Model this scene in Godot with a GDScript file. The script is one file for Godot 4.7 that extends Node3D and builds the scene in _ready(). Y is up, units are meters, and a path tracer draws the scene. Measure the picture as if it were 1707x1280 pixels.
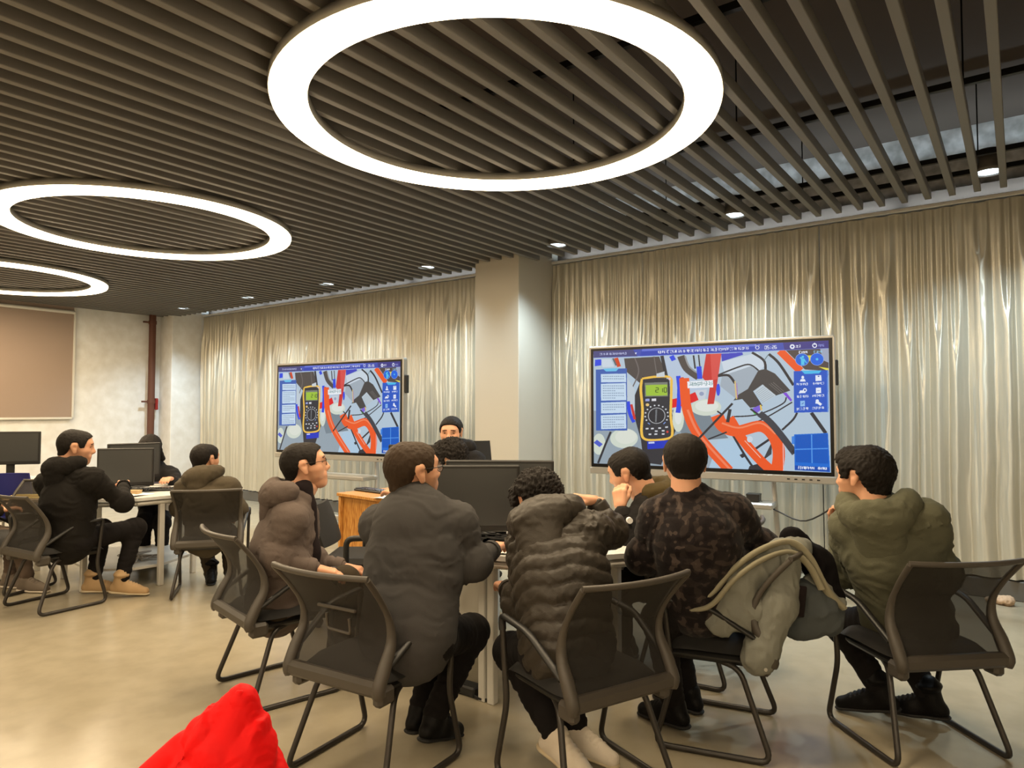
extends Node3D
# A training room at night: slatted ceiling with ring lights, satin curtains, two large displays, and people seated around tables.

var M := {}                      # materials by name
var used_names := {}
const FRONT := 6.0               # room front wall (behind the camera)

func _ready():
	# ---- camera
	var cam := Camera3D.new(); cam.name = "camera"
	cam.fov = 58.194; cam.near = 0.05; cam.far = 60.0
	cam.position = Vector3(0, 1.45, 0)
	cam.rotation = Vector3(deg_to_rad(2.29), deg_to_rad(36.34), 0)
	add_child(cam); cam.current = true
	# ---- environment and exposure
	var env := Environment.new()
	env.background_mode = Environment.BG_COLOR
	env.background_color = Color(0.02, 0.025, 0.035)
	env.tonemap_mode = Environment.TONE_MAPPER_LINEAR
	env.tonemap_exposure = 1.0
	env.sdfgi_enabled = true; env.ssao_enabled = true; env.ssil_enabled = true
	var we := WorldEnvironment.new(); we.name = "environment"; we.environment = env; add_child(we)
	# ---- large lights: the ceiling rings (warm) and the row of downlights (cool)
	ring_power = 1.2; ring_color = Color(1.0, 0.90, 0.745); ring_glow = 9.0
	spot_power = 5.8; spot_color = Color(0.86, 0.95, 1.0); spot_glow = 6.0
	make_materials()
	build_room()
	build_lights()
	build_curtains()
	build_furniture()
	build_people()
	build_small_things()

var ring_power: float; var ring_color: Color; var ring_glow: float
var spot_power: float; var spot_color: Color; var spot_glow: float

# ------------------------------------------------------------------ naming
func numbered(called: String) -> String:
	var n: int = used_names.get(called, 0)
	used_names[called] = n + 1
	return called if n == 0 else "%s_%03d" % [called, n]

func thing(called: String, label: String, category: String, at := Vector3.ZERO, turn := 0.0, group := "") -> Node3D:
	var o := Node3D.new(); o.name = numbered(called); add_child(o, true)
	o.position = at; o.rotation.y = turn
	tag(o, label, category, group)
	return o

func tag(o: Node, label: String, category := "", group := "", kind := ""):
	if label: o.set_meta("label", label)
	if category: o.set_meta("category", category)
	if group: o.set_meta("group", group)
	if kind: o.set_meta("kind", kind)

func obj(called: String, mesh: Mesh, mat: Material, parent: Node = null) -> MeshInstance3D:
	var o := MeshInstance3D.new()
	o.mesh = mesh
	if mat: o.material_override = mat
	if parent == null:
		o.name = numbered(called); add_child(o, true)
	else:
		o.name = called; parent.add_child(o, true)
	return o

func struct(called: String, mesh: Mesh, mat: Material, label := "") -> MeshInstance3D:
	var o := obj(called, mesh, mat)
	tag(o, label, "", "", "structure")
	return o

func dup(o: Node3D, label: String, at: Vector3, turn := 0.0) -> Node3D:
	var c: Node3D = o.duplicate()
	var base: String = o.name
	if base.length() > 4 and base[base.length() - 4] == "_" and base.right(3).is_valid_int(): base = base.left(-4)
	c.name = numbered(base)
	add_child(c, true)
	c.position = at; c.rotation.y = turn
	if label: c.set_meta("label", label)
	return c

# ------------------------------------------------------------------ materials
func noise_tex(freq: float, octaves := 3, size := 256, seed_ := 1, ramp: Array = [], kind := FastNoiseLite.TYPE_SIMPLEX_SMOOTH) -> NoiseTexture2D:
	var n := FastNoiseLite.new(); n.noise_type = kind; n.frequency = freq; n.fractal_octaves = octaves; n.seed = seed_
	var t := NoiseTexture2D.new(); t.width = size; t.height = size; t.seamless = true; t.noise = n
	if ramp.size():
		var g := Gradient.new(); g.offsets = PackedFloat32Array(ramp[0]); g.colors = PackedColorArray(ramp[1])
		if ramp.size() > 2: g.interpolation_mode = Gradient.GRADIENT_INTERPOLATE_CONSTANT
		t.color_ramp = g
	return t

func mat(called: String, color: Color, rough := 0.7, metal := 0.0, spec := 0.5) -> StandardMaterial3D:
	var m := StandardMaterial3D.new(); m.resource_name = called
	m.albedo_color = color; m.roughness = rough; m.metallic = metal; m.metallic_specular = spec
	M[called] = m
	return m

func tri(m: StandardMaterial3D, scale: float, world := false):
	m.uv1_triplanar = true; m.uv1_world_triplanar = world; m.uv1_scale = Vector3(scale, scale, scale)

func relief(m: StandardMaterial3D, t: Texture2D, cm: float):
	m.heightmap_enabled = true; m.heightmap_texture = t; m.heightmap_scale = cm

func cloth(called: String, color: Color, tex: Texture2D, cm := 0.06, scale := 9.0, rough := 0.9) -> StandardMaterial3D:
	var m := mat(called, color, rough, 0.0, 0.25)
	tri(m, scale); relief(m, tex, cm)
	m.rim_enabled = true; m.rim = 0.15; m.rim_tint = 0.6
	return m

func make_materials():
	var weave := noise_tex(0.22, 2, 256, 3)
	var fine := noise_tex(0.06, 4, 256, 5)
	var m: StandardMaterial3D
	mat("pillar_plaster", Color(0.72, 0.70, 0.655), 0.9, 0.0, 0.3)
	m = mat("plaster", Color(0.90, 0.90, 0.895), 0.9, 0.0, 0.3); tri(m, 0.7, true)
	m.albedo_texture = noise_tex(0.012, 4, 512, 8, [[0.0, 1.0], [Color(0.93, 0.92, 0.90), Color(1, 1, 1)]]); relief(m, fine, 0.05)
	m = mat("upper_wall", Color(0.9, 0.9, 0.9), 0.95); tri(m, 0.9, true)
	m.albedo_texture = noise_tex(0.02, 4, 256, 9, [[0.2, 0.8], [Color(0.75, 0.75, 0.74), Color(1, 1, 1)]])
	m = mat("floor_epoxy", Color(0.61, 0.575, 0.495), 0.26, 0.0, 0.45); tri(m, 0.45, true)
	m.albedo_texture = noise_tex(0.02, 5, 512, 21, [[0.2, 0.5, 0.8], [Color(0.955, 0.95, 0.945), Color(0.98, 0.978, 0.975), Color(1, 1, 1)]])
	m.roughness_texture = noise_tex(0.03, 4, 256, 22, [[0.2, 0.8], [Color(0.82, 0.82, 0.82), Color(1, 1, 1)]])
	mat("black_paint", Color(0.34, 0.30, 0.27), 0.9, 0.0, 0.3)
	mat("slat_metal", Color(0.455, 0.445, 0.43), 0.5, 0.0, 0.4)
	mat("slat_end", Color(0.55, 0.55, 0.54), 0.5)
	mat("dark_steel", Color(0.07, 0.07, 0.07), 0.45, 0.3)
	mat("plinth_grey", Color(0.36, 0.35, 0.33), 0.6)
	mat("white_metal", Color(0.82, 0.81, 0.78), 0.35)
	mat("white_laminate", Color(0.80, 0.80, 0.79), 0.35)
	mat("silver", Color(0.70, 0.69, 0.67), 0.35, 0.6)
	mat("brown_paint", Color(0.36, 0.21, 0.15), 0.6)
	mat("red_paint", Color(0.50, 0.08, 0.06), 0.5)
	mat("black_plastic", Color(0.10, 0.098, 0.095), 0.45)
	mat("bezel", Color(0.035, 0.035, 0.04), 0.3)
	mat("dark_screen", Color(0.20, 0.205, 0.205), 0.5, 0.0, 0.5)
	mat("chair_plastic", Color(0.26, 0.24, 0.215), 0.5)
	mat("chair_tube", Color(0.19, 0.175, 0.16), 0.38, 0.2)
	m = mat("chair_fabric", Color(0.12, 0.115, 0.11), 0.9); tri(m, 8.0); relief(m, weave, 0.08)
	m = mat("chair_mesh", Color(0.12, 0.108, 0.095, 0.86), 0.8)
	m.transparency = BaseMaterial3D.TRANSPARENCY_ALPHA
	m = mat("blind_cloth", Color(0.60, 0.53, 0.48), 0.9); tri(m, 6.0); relief(m, weave, 0.04)
	m = mat("satin", Color(0.75, 0.73, 0.665), 0.28, 0.40, 0.7)
	m.anisotropy_enabled = true; m.anisotropy = -0.92
	m = mat("wood", Color(0.80, 0.60, 0.33), 0.45)
	tri(m, 1.0); m.uv1_scale = Vector3(9.0, 0.8, 9.0)
	m.albedo_texture = noise_tex(0.03, 4, 256, 31, [[0.2, 0.55, 0.8], [Color(0.72, 0.60, 0.45), Color(0.92, 0.88, 0.8), Color(1, 1, 1)]])
	mat("paper", Color(0.90, 0.89, 0.86), 0.8)
	mat("yellow_paper", Color(0.92, 0.80, 0.42), 0.7)
	mat("cardboard", Color(0.70, 0.60, 0.45), 0.8)
	mat("blue_cloth", Color(0.10, 0.12, 0.42), 0.8)
	mat("cable", Color(0.05, 0.05, 0.05), 0.5)
	mat("grey_cable", Color(0.55, 0.53, 0.50), 0.6)
	# people
	m = mat("skin", Color(0.80, 0.60, 0.48), 0.5, 0.0, 0.4); m.vertex_color_use_as_albedo = true
	m.subsurf_scatter_enabled = true; m.subsurf_scatter_strength = 0.12
	m = cloth("hair", Color(0.11, 0.095, 0.085), noise_tex(0.09, 3, 256, 41), 0.14, 14.0, 0.6)
	m = cloth("hair_brown", Color(0.21, 0.165, 0.125), noise_tex(0.09, 3, 256, 42), 0.12, 14.0, 0.6)
	cloth("black_fleece", Color(0.10, 0.092, 0.085), fine, 0.12, 12.0)
	cloth("olive_jacket", Color(0.29, 0.26, 0.21), fine, 0.10, 10.0)
	cloth("taupe_jacket", Color(0.36, 0.32, 0.30), fine, 0.08, 10.0)
	cloth("taupe_lining", Color(0.13, 0.105, 0.11), fine, 0.08, 10.0)
	cloth("charcoal_wool", Color(0.26, 0.255, 0.255), weave, 0.16, 10.0)
	m = cloth("brown_puffer", Color(0.195, 0.175, 0.15), fine, 0.06, 10.0, 0.5); m.metallic_specular = 0.4
	cloth("green_jacket", Color(0.345, 0.345, 0.285), fine, 0.08, 10.0)
	cloth("black_jacket", Color(0.13, 0.125, 0.125), fine, 0.08, 10.0)
	cloth("black_trousers", Color(0.095, 0.085, 0.085), fine, 0.06, 10.0)
	cloth("grey_trousers", Color(0.32, 0.27, 0.23), fine, 0.08, 10.0)
	cloth("brown_trousers", Color(0.22, 0.19, 0.15), fine, 0.08, 10.0)
	m = cloth("camo_knit", Color(1, 1, 1), weave, 0.06, 1.6)
	m.albedo_texture = noise_tex(0.02, 2, 512, 57, [[0.0, 0.50, 0.69], [Color(0.095, 0.078, 0.08), Color(0.125, 0.105, 0.108), Color(0.29, 0.25, 0.23)], 1])
	cloth("coat_grey", Color(0.48, 0.485, 0.455), fine, 0.06, 8.0)
	cloth("coat_trim", Color(0.57, 0.55, 0.47), fine, 0.06, 8.0)
	cloth("coat_hood", Color(0.30, 0.32, 0.33), fine, 0.06, 8.0)
	cloth("rag_cloth", Color(0.72, 0.62, 0.52), fine, 0.08, 8.0)
	mat("notebook", Color(0.16, 0.12, 0.18), 0.6)
	cloth("coat_lining", Color(0.06, 0.05, 0.055), fine, 0.05, 8.0)
	m = cloth("red_puffer", Color(0.86, 0.055, 0.06), fine, 0.05, 6.0, 0.6)
	m = cloth("fur", Color(0.16, 0.13, 0.09), weave, 0.5, 12.0)
	cloth("collar_olive", Color(0.27, 0.23, 0.14), fine, 0.08, 10.0)
	cloth("tan_leather", Color(0.66, 0.55, 0.41), fine, 0.05, 10.0, 0.6)
	cloth("black_leather", Color(0.05, 0.045, 0.045), fine, 0.05, 10.0, 0.5)
	cloth("white_leather", Color(0.80, 0.76, 0.70), fine, 0.05, 10.0, 0.6)
	cloth("grey_leather", Color(0.42, 0.38, 0.34), fine, 0.05, 10.0, 0.7)
	mat("sole", Color(0.72, 0.66, 0.55), 0.7)
	mat("dark_sole", Color(0.06, 0.055, 0.05), 0.7)
	m = mat("lens", Color(0.9, 0.95, 1.0, 0.12), 0.05); m.transparency = BaseMaterial3D.TRANSPARENCY_ALPHA
	mat("frame_metal", Color(0.12, 0.10, 0.09), 0.3, 0.6)
	mat("mask_cloth", Color(0.86, 0.86, 0.85), 0.9)
	for d in [["added_strip_glow", spot_color, 1.6], ["ring_diffuser", ring_color, ring_glow], ["spot_lens", spot_color, spot_glow]]:  # first entry glows for the strips added on the curtain tracks
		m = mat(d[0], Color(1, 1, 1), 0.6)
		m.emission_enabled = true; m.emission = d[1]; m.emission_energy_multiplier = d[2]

# ------------------------------------------------------------------ mesh builder
class Shape:
	var v := PackedVector3Array(); var n := PackedVector3Array(); var uv := PackedVector2Array(); var ix := PackedInt32Array(); var col := PackedColorArray()
	var tint := Color.WHITE
	func vert(p: Vector3, nn: Vector3, t := Vector2.ZERO) -> int:
		v.append(p); n.append(nn); uv.append(t); col.append(tint)
		return v.size() - 1
	func face(a: int, b: int, c: int):      # clockwise seen from the side the normals point to
		var g := (v[c] - v[a]).cross(v[b] - v[a])
		if g.dot(n[a] + n[b] + n[c]) < 0.0:
			ix.append(a); ix.append(c); ix.append(b)
		else:
			ix.append(a); ix.append(b); ix.append(c)
	func flat(pts: Array):                   # convex polygon with its own normal (given in any order round; outward = away from `inside`)
		pass
	func poly(pts: Array, out: Vector3):
		var nn: Vector3 = (pts[1] - pts[0]).cross(pts[2] - pts[0]).normalized()
		if nn.dot(out) < 0.0: nn = -nn
		var f := []
		for p in pts: f.append(vert(p, nn))
		for i in range(1, pts.size() - 1): face(f[0], f[i], f[i + 1])
	func poly_uv(pts: Array, uvs: Array, out: Vector3):
		var nn: Vector3 = (pts[1] - pts[0]).cross(pts[2] - pts[0]).normalized()
		if nn.dot(out) < 0.0: nn = -nn
		var f := []
		for i in pts.size(): f.append(vert(pts[i], nn, uvs[i]))
		for i in range(1, pts.size() - 1): face(f[0], f[i], f[i + 1])
	func box(size: Vector3, c := Vector3.ZERO, bev := 0.004, b := Basis.IDENTITY):
		var h := size / 2.0
		bev = minf(bev, minf(h.x, minf(h.y, h.z)) * 0.9)
		if bev <= 0.0:
			for ax in 3:
				for s in [-1.0, 1.0]:
					var o := Vector3.ZERO; o[ax] = s
					var p := (ax + 1) % 3; var q := (ax + 2) % 3
					var pts := []
					for k in [[-1, -1], [1, -1], [1, 1], [-1, 1]]:
						var w := Vector3.ZERO; w[ax] = s * h[ax]; w[p] = k[0] * h[p]; w[q] = k[1] * h[q]
						pts.append(c + b * w)
					poly(pts, b * o)
			return
		for ax in 3:
			var p := (ax + 1) % 3; var q := (ax + 2) % 3
			for s in [-1.0, 1.0]:
				var o := Vector3.ZERO; o[ax] = s
				var pts := []
				for k in [[-1, -1], [1, -1], [1, 1], [-1, 1]]:
					var w := Vector3.ZERO; w[ax] = s * h[ax]; w[p] = k[0] * (h[p] - bev); w[q] = k[1] * (h[q] - bev)
					pts.append(c + b * w)
				poly(pts, b * o)
				for s2 in [-1.0, 1.0]:       # chamfer between faces ax and p, running along q
					var e := []
					for k in [[0, -1], [0, 1], [1, 1], [1, -1]]:
						var w := Vector3.ZERO
						w[ax] = s * (h[ax] - (0.0 if k[0] == 0 else bev)); w[p] = s2 * (h[p] - (bev if k[0] == 0 else 0.0)); w[q] = k[1] * (h[q] - bev)
						e.append(c + b * w)
					var oo := Vector3.ZERO; oo[ax] = s; oo[p] = s2
					poly(e, b * oo)
		for sx in [-1.0, 1.0]:
			for sy in [-1.0, 1.0]:
				for sz in [-1.0, 1.0]:
					var s := Vector3(sx, sy, sz)
					poly([c + b * (s * Vector3(h.x, h.y - bev, h.z - bev)), c + b * (s * Vector3(h.x - bev, h.y, h.z - bev)), c + b * (s * Vector3(h.x - bev, h.y - bev, h.z))], b * s)
	func strip(rings: Array, closed: bool, loop := false):   # rings: arrays of equal length of [pos]; smooth normals from neighbours
		var base := v.size(); var R := rings.size(); var C: int = rings[0].size()
		var mid := Vector3.ZERO
		for i in R:
			for j in C:
				var a: Vector3 = rings[i][(j + 1) % C] if closed or j < C - 1 else rings[i][j]
				var b: Vector3 = rings[i][(j - 1 + C) % C] if closed or j > 0 else rings[i][j]
				var c: Vector3 = rings[(i + 1) % R][j] if loop or i < R - 1 else rings[i][j]
				var d: Vector3 = rings[(i - 1 + R) % R][j] if loop or i > 0 else rings[i][j]
				var nn := (a - b).cross(c - d)
				if nn.length_squared() < 1e-18: nn = Vector3.UP
				vert(rings[i][j], nn.normalized(), Vector2(float(j) / maxf(1, C - 1), float(i) / maxf(1, R - 1)))
		for i in (R if loop else R - 1):
			for j in (C if closed else C - 1):
				var p := base + i * C + j; var q := base + i * C + (j + 1) % C
				var r := base + ((i + 1) % R) * C + j; var s := base + ((i + 1) % R) * C + (j + 1) % C
				face(p, q, s); face(p, s, r)
	func cap(ring: Array, out: Vector3):
		var c := Vector3.ZERO
		for p in ring: c += p
		c /= ring.size()
		var m := vert(c, out)
		var f := []
		for p in ring: f.append(vert(p, out))
		for i in f.size(): face(m, f[i], f[(i + 1) % f.size()])
	func tube(pts: Array, rad, seg := 8, caps := true, ry := -1.0, up := Vector3.UP):
		var rings := []
		var t0: Vector3 = (pts[1] - pts[0]).normalized()
		var nx := up.cross(t0)
		if nx.length() < 0.05: nx = Vector3.RIGHT.cross(t0)
		nx = nx.normalized()
		for i in pts.size():
			var t: Vector3
			if i == 0: t = t0
			elif i == pts.size() - 1: t = (pts[i] - pts[i - 1]).normalized()
			else: t = ((pts[i + 1] - pts[i]).normalized() + (pts[i] - pts[i - 1]).normalized()).normalized()
			nx = (nx - t * nx.dot(t)).normalized()
			var ny := t.cross(nx)
			var r: float = rad[i] if rad is Array else rad
			var rr: float = r if ry < 0.0 else ry
			var ring := []
			for k in seg:
				var a := TAU * k / seg
				ring.append(pts[i] + nx * cos(a) * r - ny * sin(a) * rr)
			rings.append(ring)
		strip(rings, true)
		if caps:
			cap(rings[0], -t0); cap(rings[-1], (pts[-1] - pts[-2]).normalized())
	func lathe(profile: Array, seg := 20, at := Vector3.ZERO, b := Basis.IDENTITY):
		var rings := []
		for p in profile:
			var ring := []
			for k in seg:
				var a := TAU * k / seg
				ring.append(at + b * Vector3(cos(a) * p[0], p[1], sin(a) * p[0]))
			rings.append(ring)
		strip(rings, true)
	func prism(outline: PackedVector2Array, depth: float, t := Transform3D.IDENTITY, bev := 0.0):   # outline in x,y ; extruded along z from 0 to depth
		var tris := Geometry2D.triangulate_polygon(outline)
		for side in 2:
			var z := 0.0 if side == 0 else depth
			var nn := t.basis * Vector3(0, 0, -1.0 if side == 0 else 1.0)
			var f := []
			for p in outline: f.append(vert(t * Vector3(p.x, p.y, z), nn))
			for i in range(0, tris.size(), 3): face(f[tris[i]], f[tris[i + 1]], f[tris[i + 2]])
		var sgn := -1.0 if Geometry2D.is_polygon_clockwise(outline) else 1.0
		for i in outline.size():
			var a := outline[i]; var b := outline[(i + 1) % outline.size()]
			var d := (b - a).normalized() * sgn
			poly([t * Vector3(a.x, a.y, 0), t * Vector3(b.x, b.y, 0), t * Vector3(b.x, b.y, depth), t * Vector3(a.x, a.y, depth)], t.basis * Vector3(d.y, -d.x, 0))
	func sphere(c: Vector3, r: Vector3, seg := 12, rows := 8):
		var rings := []
		for i in rows + 1:
			var a := PI * i / rows - PI / 2
			var ring := []
			for k in seg:
				var q := TAU * k / seg
				ring.append(c + Vector3(cos(q) * cos(a) * r.x, sin(a) * r.y, sin(q) * cos(a) * r.z))
			rings.append(ring)
		var base := v.size()
		strip(rings, true)
		for i in range(base, v.size()): n[i] = ((v[i] - c) / (r * r)).normalized()
	func sheet(pts: Array, thick := 0.0):      # grid of points rows x cols; thick > 0 makes a solid sheet
		if thick <= 0.0:
			strip(pts, false); return
		var R := pts.size(); var C: int = pts[0].size()
		var back := []
		for i in R:
			var row := []
			for j in C:
				var a: Vector3 = pts[i][mini(j + 1, C - 1)] - pts[i][maxi(j - 1, 0)]
				var b: Vector3 = pts[mini(i + 1, R - 1)][j] - pts[maxi(i - 1, 0)][j]
				row.append(pts[i][j] - a.cross(b).normalized() * thick)
			back.append(row)
		strip(pts, false)
		var s := v.size()
		strip(back, false)
		for i in range(s, v.size()): n[i] = -n[i]
		for i in range(0, ix.size(), 3): pass
		_reface(s)
		for e in 4:
			var r1 := []; var r2 := []
			var cnt := C if e < 2 else R
			for k in cnt:
				var i := 0 if e == 0 else (R - 1 if e == 1 else k)
				var j := k if e < 2 else (0 if e == 2 else C - 1)
				r1.append(pts[i][j]); r2.append(back[i][j])
			for k in cnt - 1:
				var inner: Vector3 = pts[R / 2][C / 2]
				poly([r1[k], r1[k + 1], r2[k + 1], r2[k]], (r1[k] + r1[k + 1]) / 2 - inner)
	func _reface(from: int):
		for i in range(0, ix.size(), 3):
			if ix[i] >= from:
				var g := (v[ix[i + 2]] - v[ix[i]]).cross(v[ix[i + 1]] - v[ix[i]])
				if g.dot(n[ix[i]]) < 0.0:
					var k := ix[i + 1]; ix[i + 1] = ix[i + 2]; ix[i + 2] = k
	func add(o: Shape, t := Transform3D.IDENTITY):
		var base := v.size()
		var flip := t.basis.determinant() < 0.0
		var nb := t.basis.inverse().transposed()
		for i in o.v.size():
			v.append(t * o.v[i]); n.append((nb * o.n[i]).normalized())
		uv.append_array(o.uv); col.append_array(o.col)
		for i in range(0, o.ix.size(), 3):
			ix.append(base + o.ix[i])
			ix.append(base + o.ix[i + (2 if flip else 1)])
			ix.append(base + o.ix[i + (1 if flip else 2)])
	func mesh() -> ArrayMesh:
		var a := []; a.resize(Mesh.ARRAY_MAX)
		a[Mesh.ARRAY_VERTEX] = v; a[Mesh.ARRAY_NORMAL] = n; a[Mesh.ARRAY_TEX_UV] = uv; a[Mesh.ARRAY_COLOR] = col; a[Mesh.ARRAY_INDEX] = ix
		var m := ArrayMesh.new()
		m.add_surface_from_arrays(Mesh.PRIMITIVE_TRIANGLES, a)
		return m

func rounded(pts: Array, r: float, k := 5) -> Array:      # a polyline with its corners rounded
	var out := [pts[0]]
	for i in range(1, pts.size() - 1):
		var a: Vector3 = pts[i - 1]; var b: Vector3 = pts[i]; var c: Vector3 = pts[i + 1]
		var d := minf(r, minf(a.distance_to(b), b.distance_to(c)) * 0.45)
		var p := b + (a - b).normalized() * d; var q := b + (c - b).normalized() * d
		for j in k + 1:
			var t := float(j) / k
			out.append(p.lerp(b, t).lerp(b.lerp(q, t), t))
	out.append(pts[-1])
	return out

func smooth(pts: Array, k := 5) -> Array:                 # Catmull-Rom through the points
	var out := []
	for i in pts.size() - 1:
		var p0: Vector3 = pts[maxi(i - 1, 0)]; var p1: Vector3 = pts[i]; var p2: Vector3 = pts[i + 1]; var p3: Vector3 = pts[mini(i + 2, pts.size() - 1)]
		for j in k:
			out.append(p1.cubic_interpolate(p2, p0, p3, float(j) / k))
	out.append(pts[-1])
	return out

func box_mesh(size: Vector3, c := Vector3.ZERO, bev := 0.004, b := Basis.IDENTITY) -> ArrayMesh:
	var s := Shape.new(); s.box(size, c, bev, b)
	return s.mesh()

func tube_mesh(pts: Array, r, seg := 8, ry := -1.0) -> ArrayMesh:
	var s := Shape.new(); s.tube(pts, r, seg, true, ry)
	return s.mesh()

# ------------------------------------------------------------------ room
func build_room():
	var f := struct("floor", box_mesh(Vector3(16.4, 0.2, 13.5), Vector3(-4.7, -0.1, -0.45), 0.0), M.floor_epoxy, "polished grey brown epoxy floor of the training room")
	struct("wall_back", box_mesh(Vector3(16.4, 4.1, 0.25), Vector3(-4.7, 2.05, -7.025), 0.0), M.upper_wall, "white wall behind the curtains")
	struct("wall_left", box_mesh(Vector3(0.25, 4.1, 13.3), Vector3(-12.225, 2.05, -0.45), 0.0), M.plaster, "cream end wall with the roller blind")
	struct("wall_right", box_mesh(Vector3(0.25, 4.1, 13.3), Vector3(3.125, 2.05, -0.45), 0.0), M.plaster, "cream wall at the near end of the room")
	struct("wall_front", box_mesh(Vector3(16.4, 4.1, 0.25), Vector3(-4.7, 2.05, FRONT + 0.125), 0.0), M.plaster, "cream wall opposite the curtains")
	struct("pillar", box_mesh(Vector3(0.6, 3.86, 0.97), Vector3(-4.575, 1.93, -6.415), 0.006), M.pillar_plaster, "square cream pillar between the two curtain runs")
	struct("pillar_corner", box_mesh(Vector3(0.42, 3.86, 0.85), Vector3(-11.9, 1.93, -6.475), 0.006), M.plaster, "white corner pillar beside the brown pipe")
	struct("baseboard_back", box_mesh(Vector3(15.0, 0.15, 0.34), Vector3(-4.6, 0.075, -6.75), 0.006), M.plinth_grey, "low grey plinth under the curtains")
	# ceiling: dark slab, carrier rails, slats
	var c := Node3D.new(); c.name = "ceiling"; add_child(c); tag(c, "black slatted ceiling hung below a dark painted slab", "", "", "structure")
	obj("slab", box_mesh(Vector3(16.4, 0.2, 13.5), Vector3(-4.7, 3.96, -0.45), 0.0), M.black_paint, c)
	var slat := Shape.new()
	slat.box(Vector3(0.044, 0.07, 6.2 + FRONT - 0.06), Vector3(0, 0.035, (FRONT - 0.06 - 6.2) / 2.0), 0.003)
	var sm := slat.mesh()
	var x := -12.02
	while x < 2.95:
		var s := obj("slat", sm, M.slat_metal, c); s.position = Vector3(x, 3.1, 0)
		x += 0.1595
	for z in [-5.95, -5.55, -4.3, -2.9, -1.2, 0.6, 2.2, 4.0]:
		obj("carrier_rail", box_mesh(Vector3(15.0, 0.035, 0.03), Vector3(-4.6, 3.188, z), 0.0), M.dark_steel, c)
	var rodm := tube_mesh([Vector3(0, 3.20, 0), Vector3(0, 3.87, 0)], 0.005, 6)
	for i in 12:
		for z in [-5.95, -4.3]:
			var r := obj("hanger_rod", rodm, M.dark_steel, c); r.position = Vector3(-11.0 + i * 1.2, 0, z)
	obj("fascia", box_mesh(Vector3(15.0, 0.13, 0.03), Vector3(-4.6, 3.235, -6.72), 0.003), M.black_paint, c)
	# a service pipe under the slab, along the wall
	obj("service_pipe", tube_mesh([Vector3(-12, 3.42, -6.3), Vector3(2.9, 3.42, -6.3)], 0.022, 8), M.dark_steel, c)
	# roller blind on the end wall
	var b := thing("roller_blind", "grey brown roller blind with a white bottom bar on the end wall", "blind", Vector3(-12.06, 0, 0))
	var bl := Shape.new(); bl.box(Vector3(0.006, 1.78, 2.6), Vector3(0, 2.25, -3.36), 0.0)
	obj("fabric", bl.mesh(), M.blind_cloth, b)
	obj("bottom_bar", box_mesh(Vector3(0.02, 0.035, 2.62), Vector3(0, 1.345, -3.36), 0.006), M.white_metal, b)
	obj("side_channel", box_mesh(Vector3(0.03, 1.74, 0.03), Vector3(0.005, 2.23, -4.67), 0.003), M.white_metal, b)
	obj("roller_tube", tube_mesh([Vector3(0.02, 3.02, -4.66), Vector3(0.02, 3.02, -2.05)], 0.03, 10), M.white_metal, b)
	# riser pipe in the corner
	var p := thing("riser_pipe", "brown vertical heating pipe with brackets in the far corner", "pipe", Vector3(-11.99, 0, -5.86))
	obj("pipe", tube_mesh([Vector3(0, 0, 0), Vector3(0, 3.845, 0)], 0.055, 14), M.brown_paint, p)
	for y in [1.62, 2.98]:
		obj("bracket", box_mesh(Vector3(0.03, 0.03, 0.16), Vector3(0, y, 0.08), 0.004), M.brown_paint, p)
		obj("collar", tube_mesh([Vector3(0, y - 0.03, 0), Vector3(0, y + 0.03, 0)], 0.064, 14), M.brown_paint, p)
	obj("valve_body", box_mesh(Vector3(0.05, 0.2, 0.05), Vector3(0.01, 1.58, -0.085), 0.01), M.red_paint, p)

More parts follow.
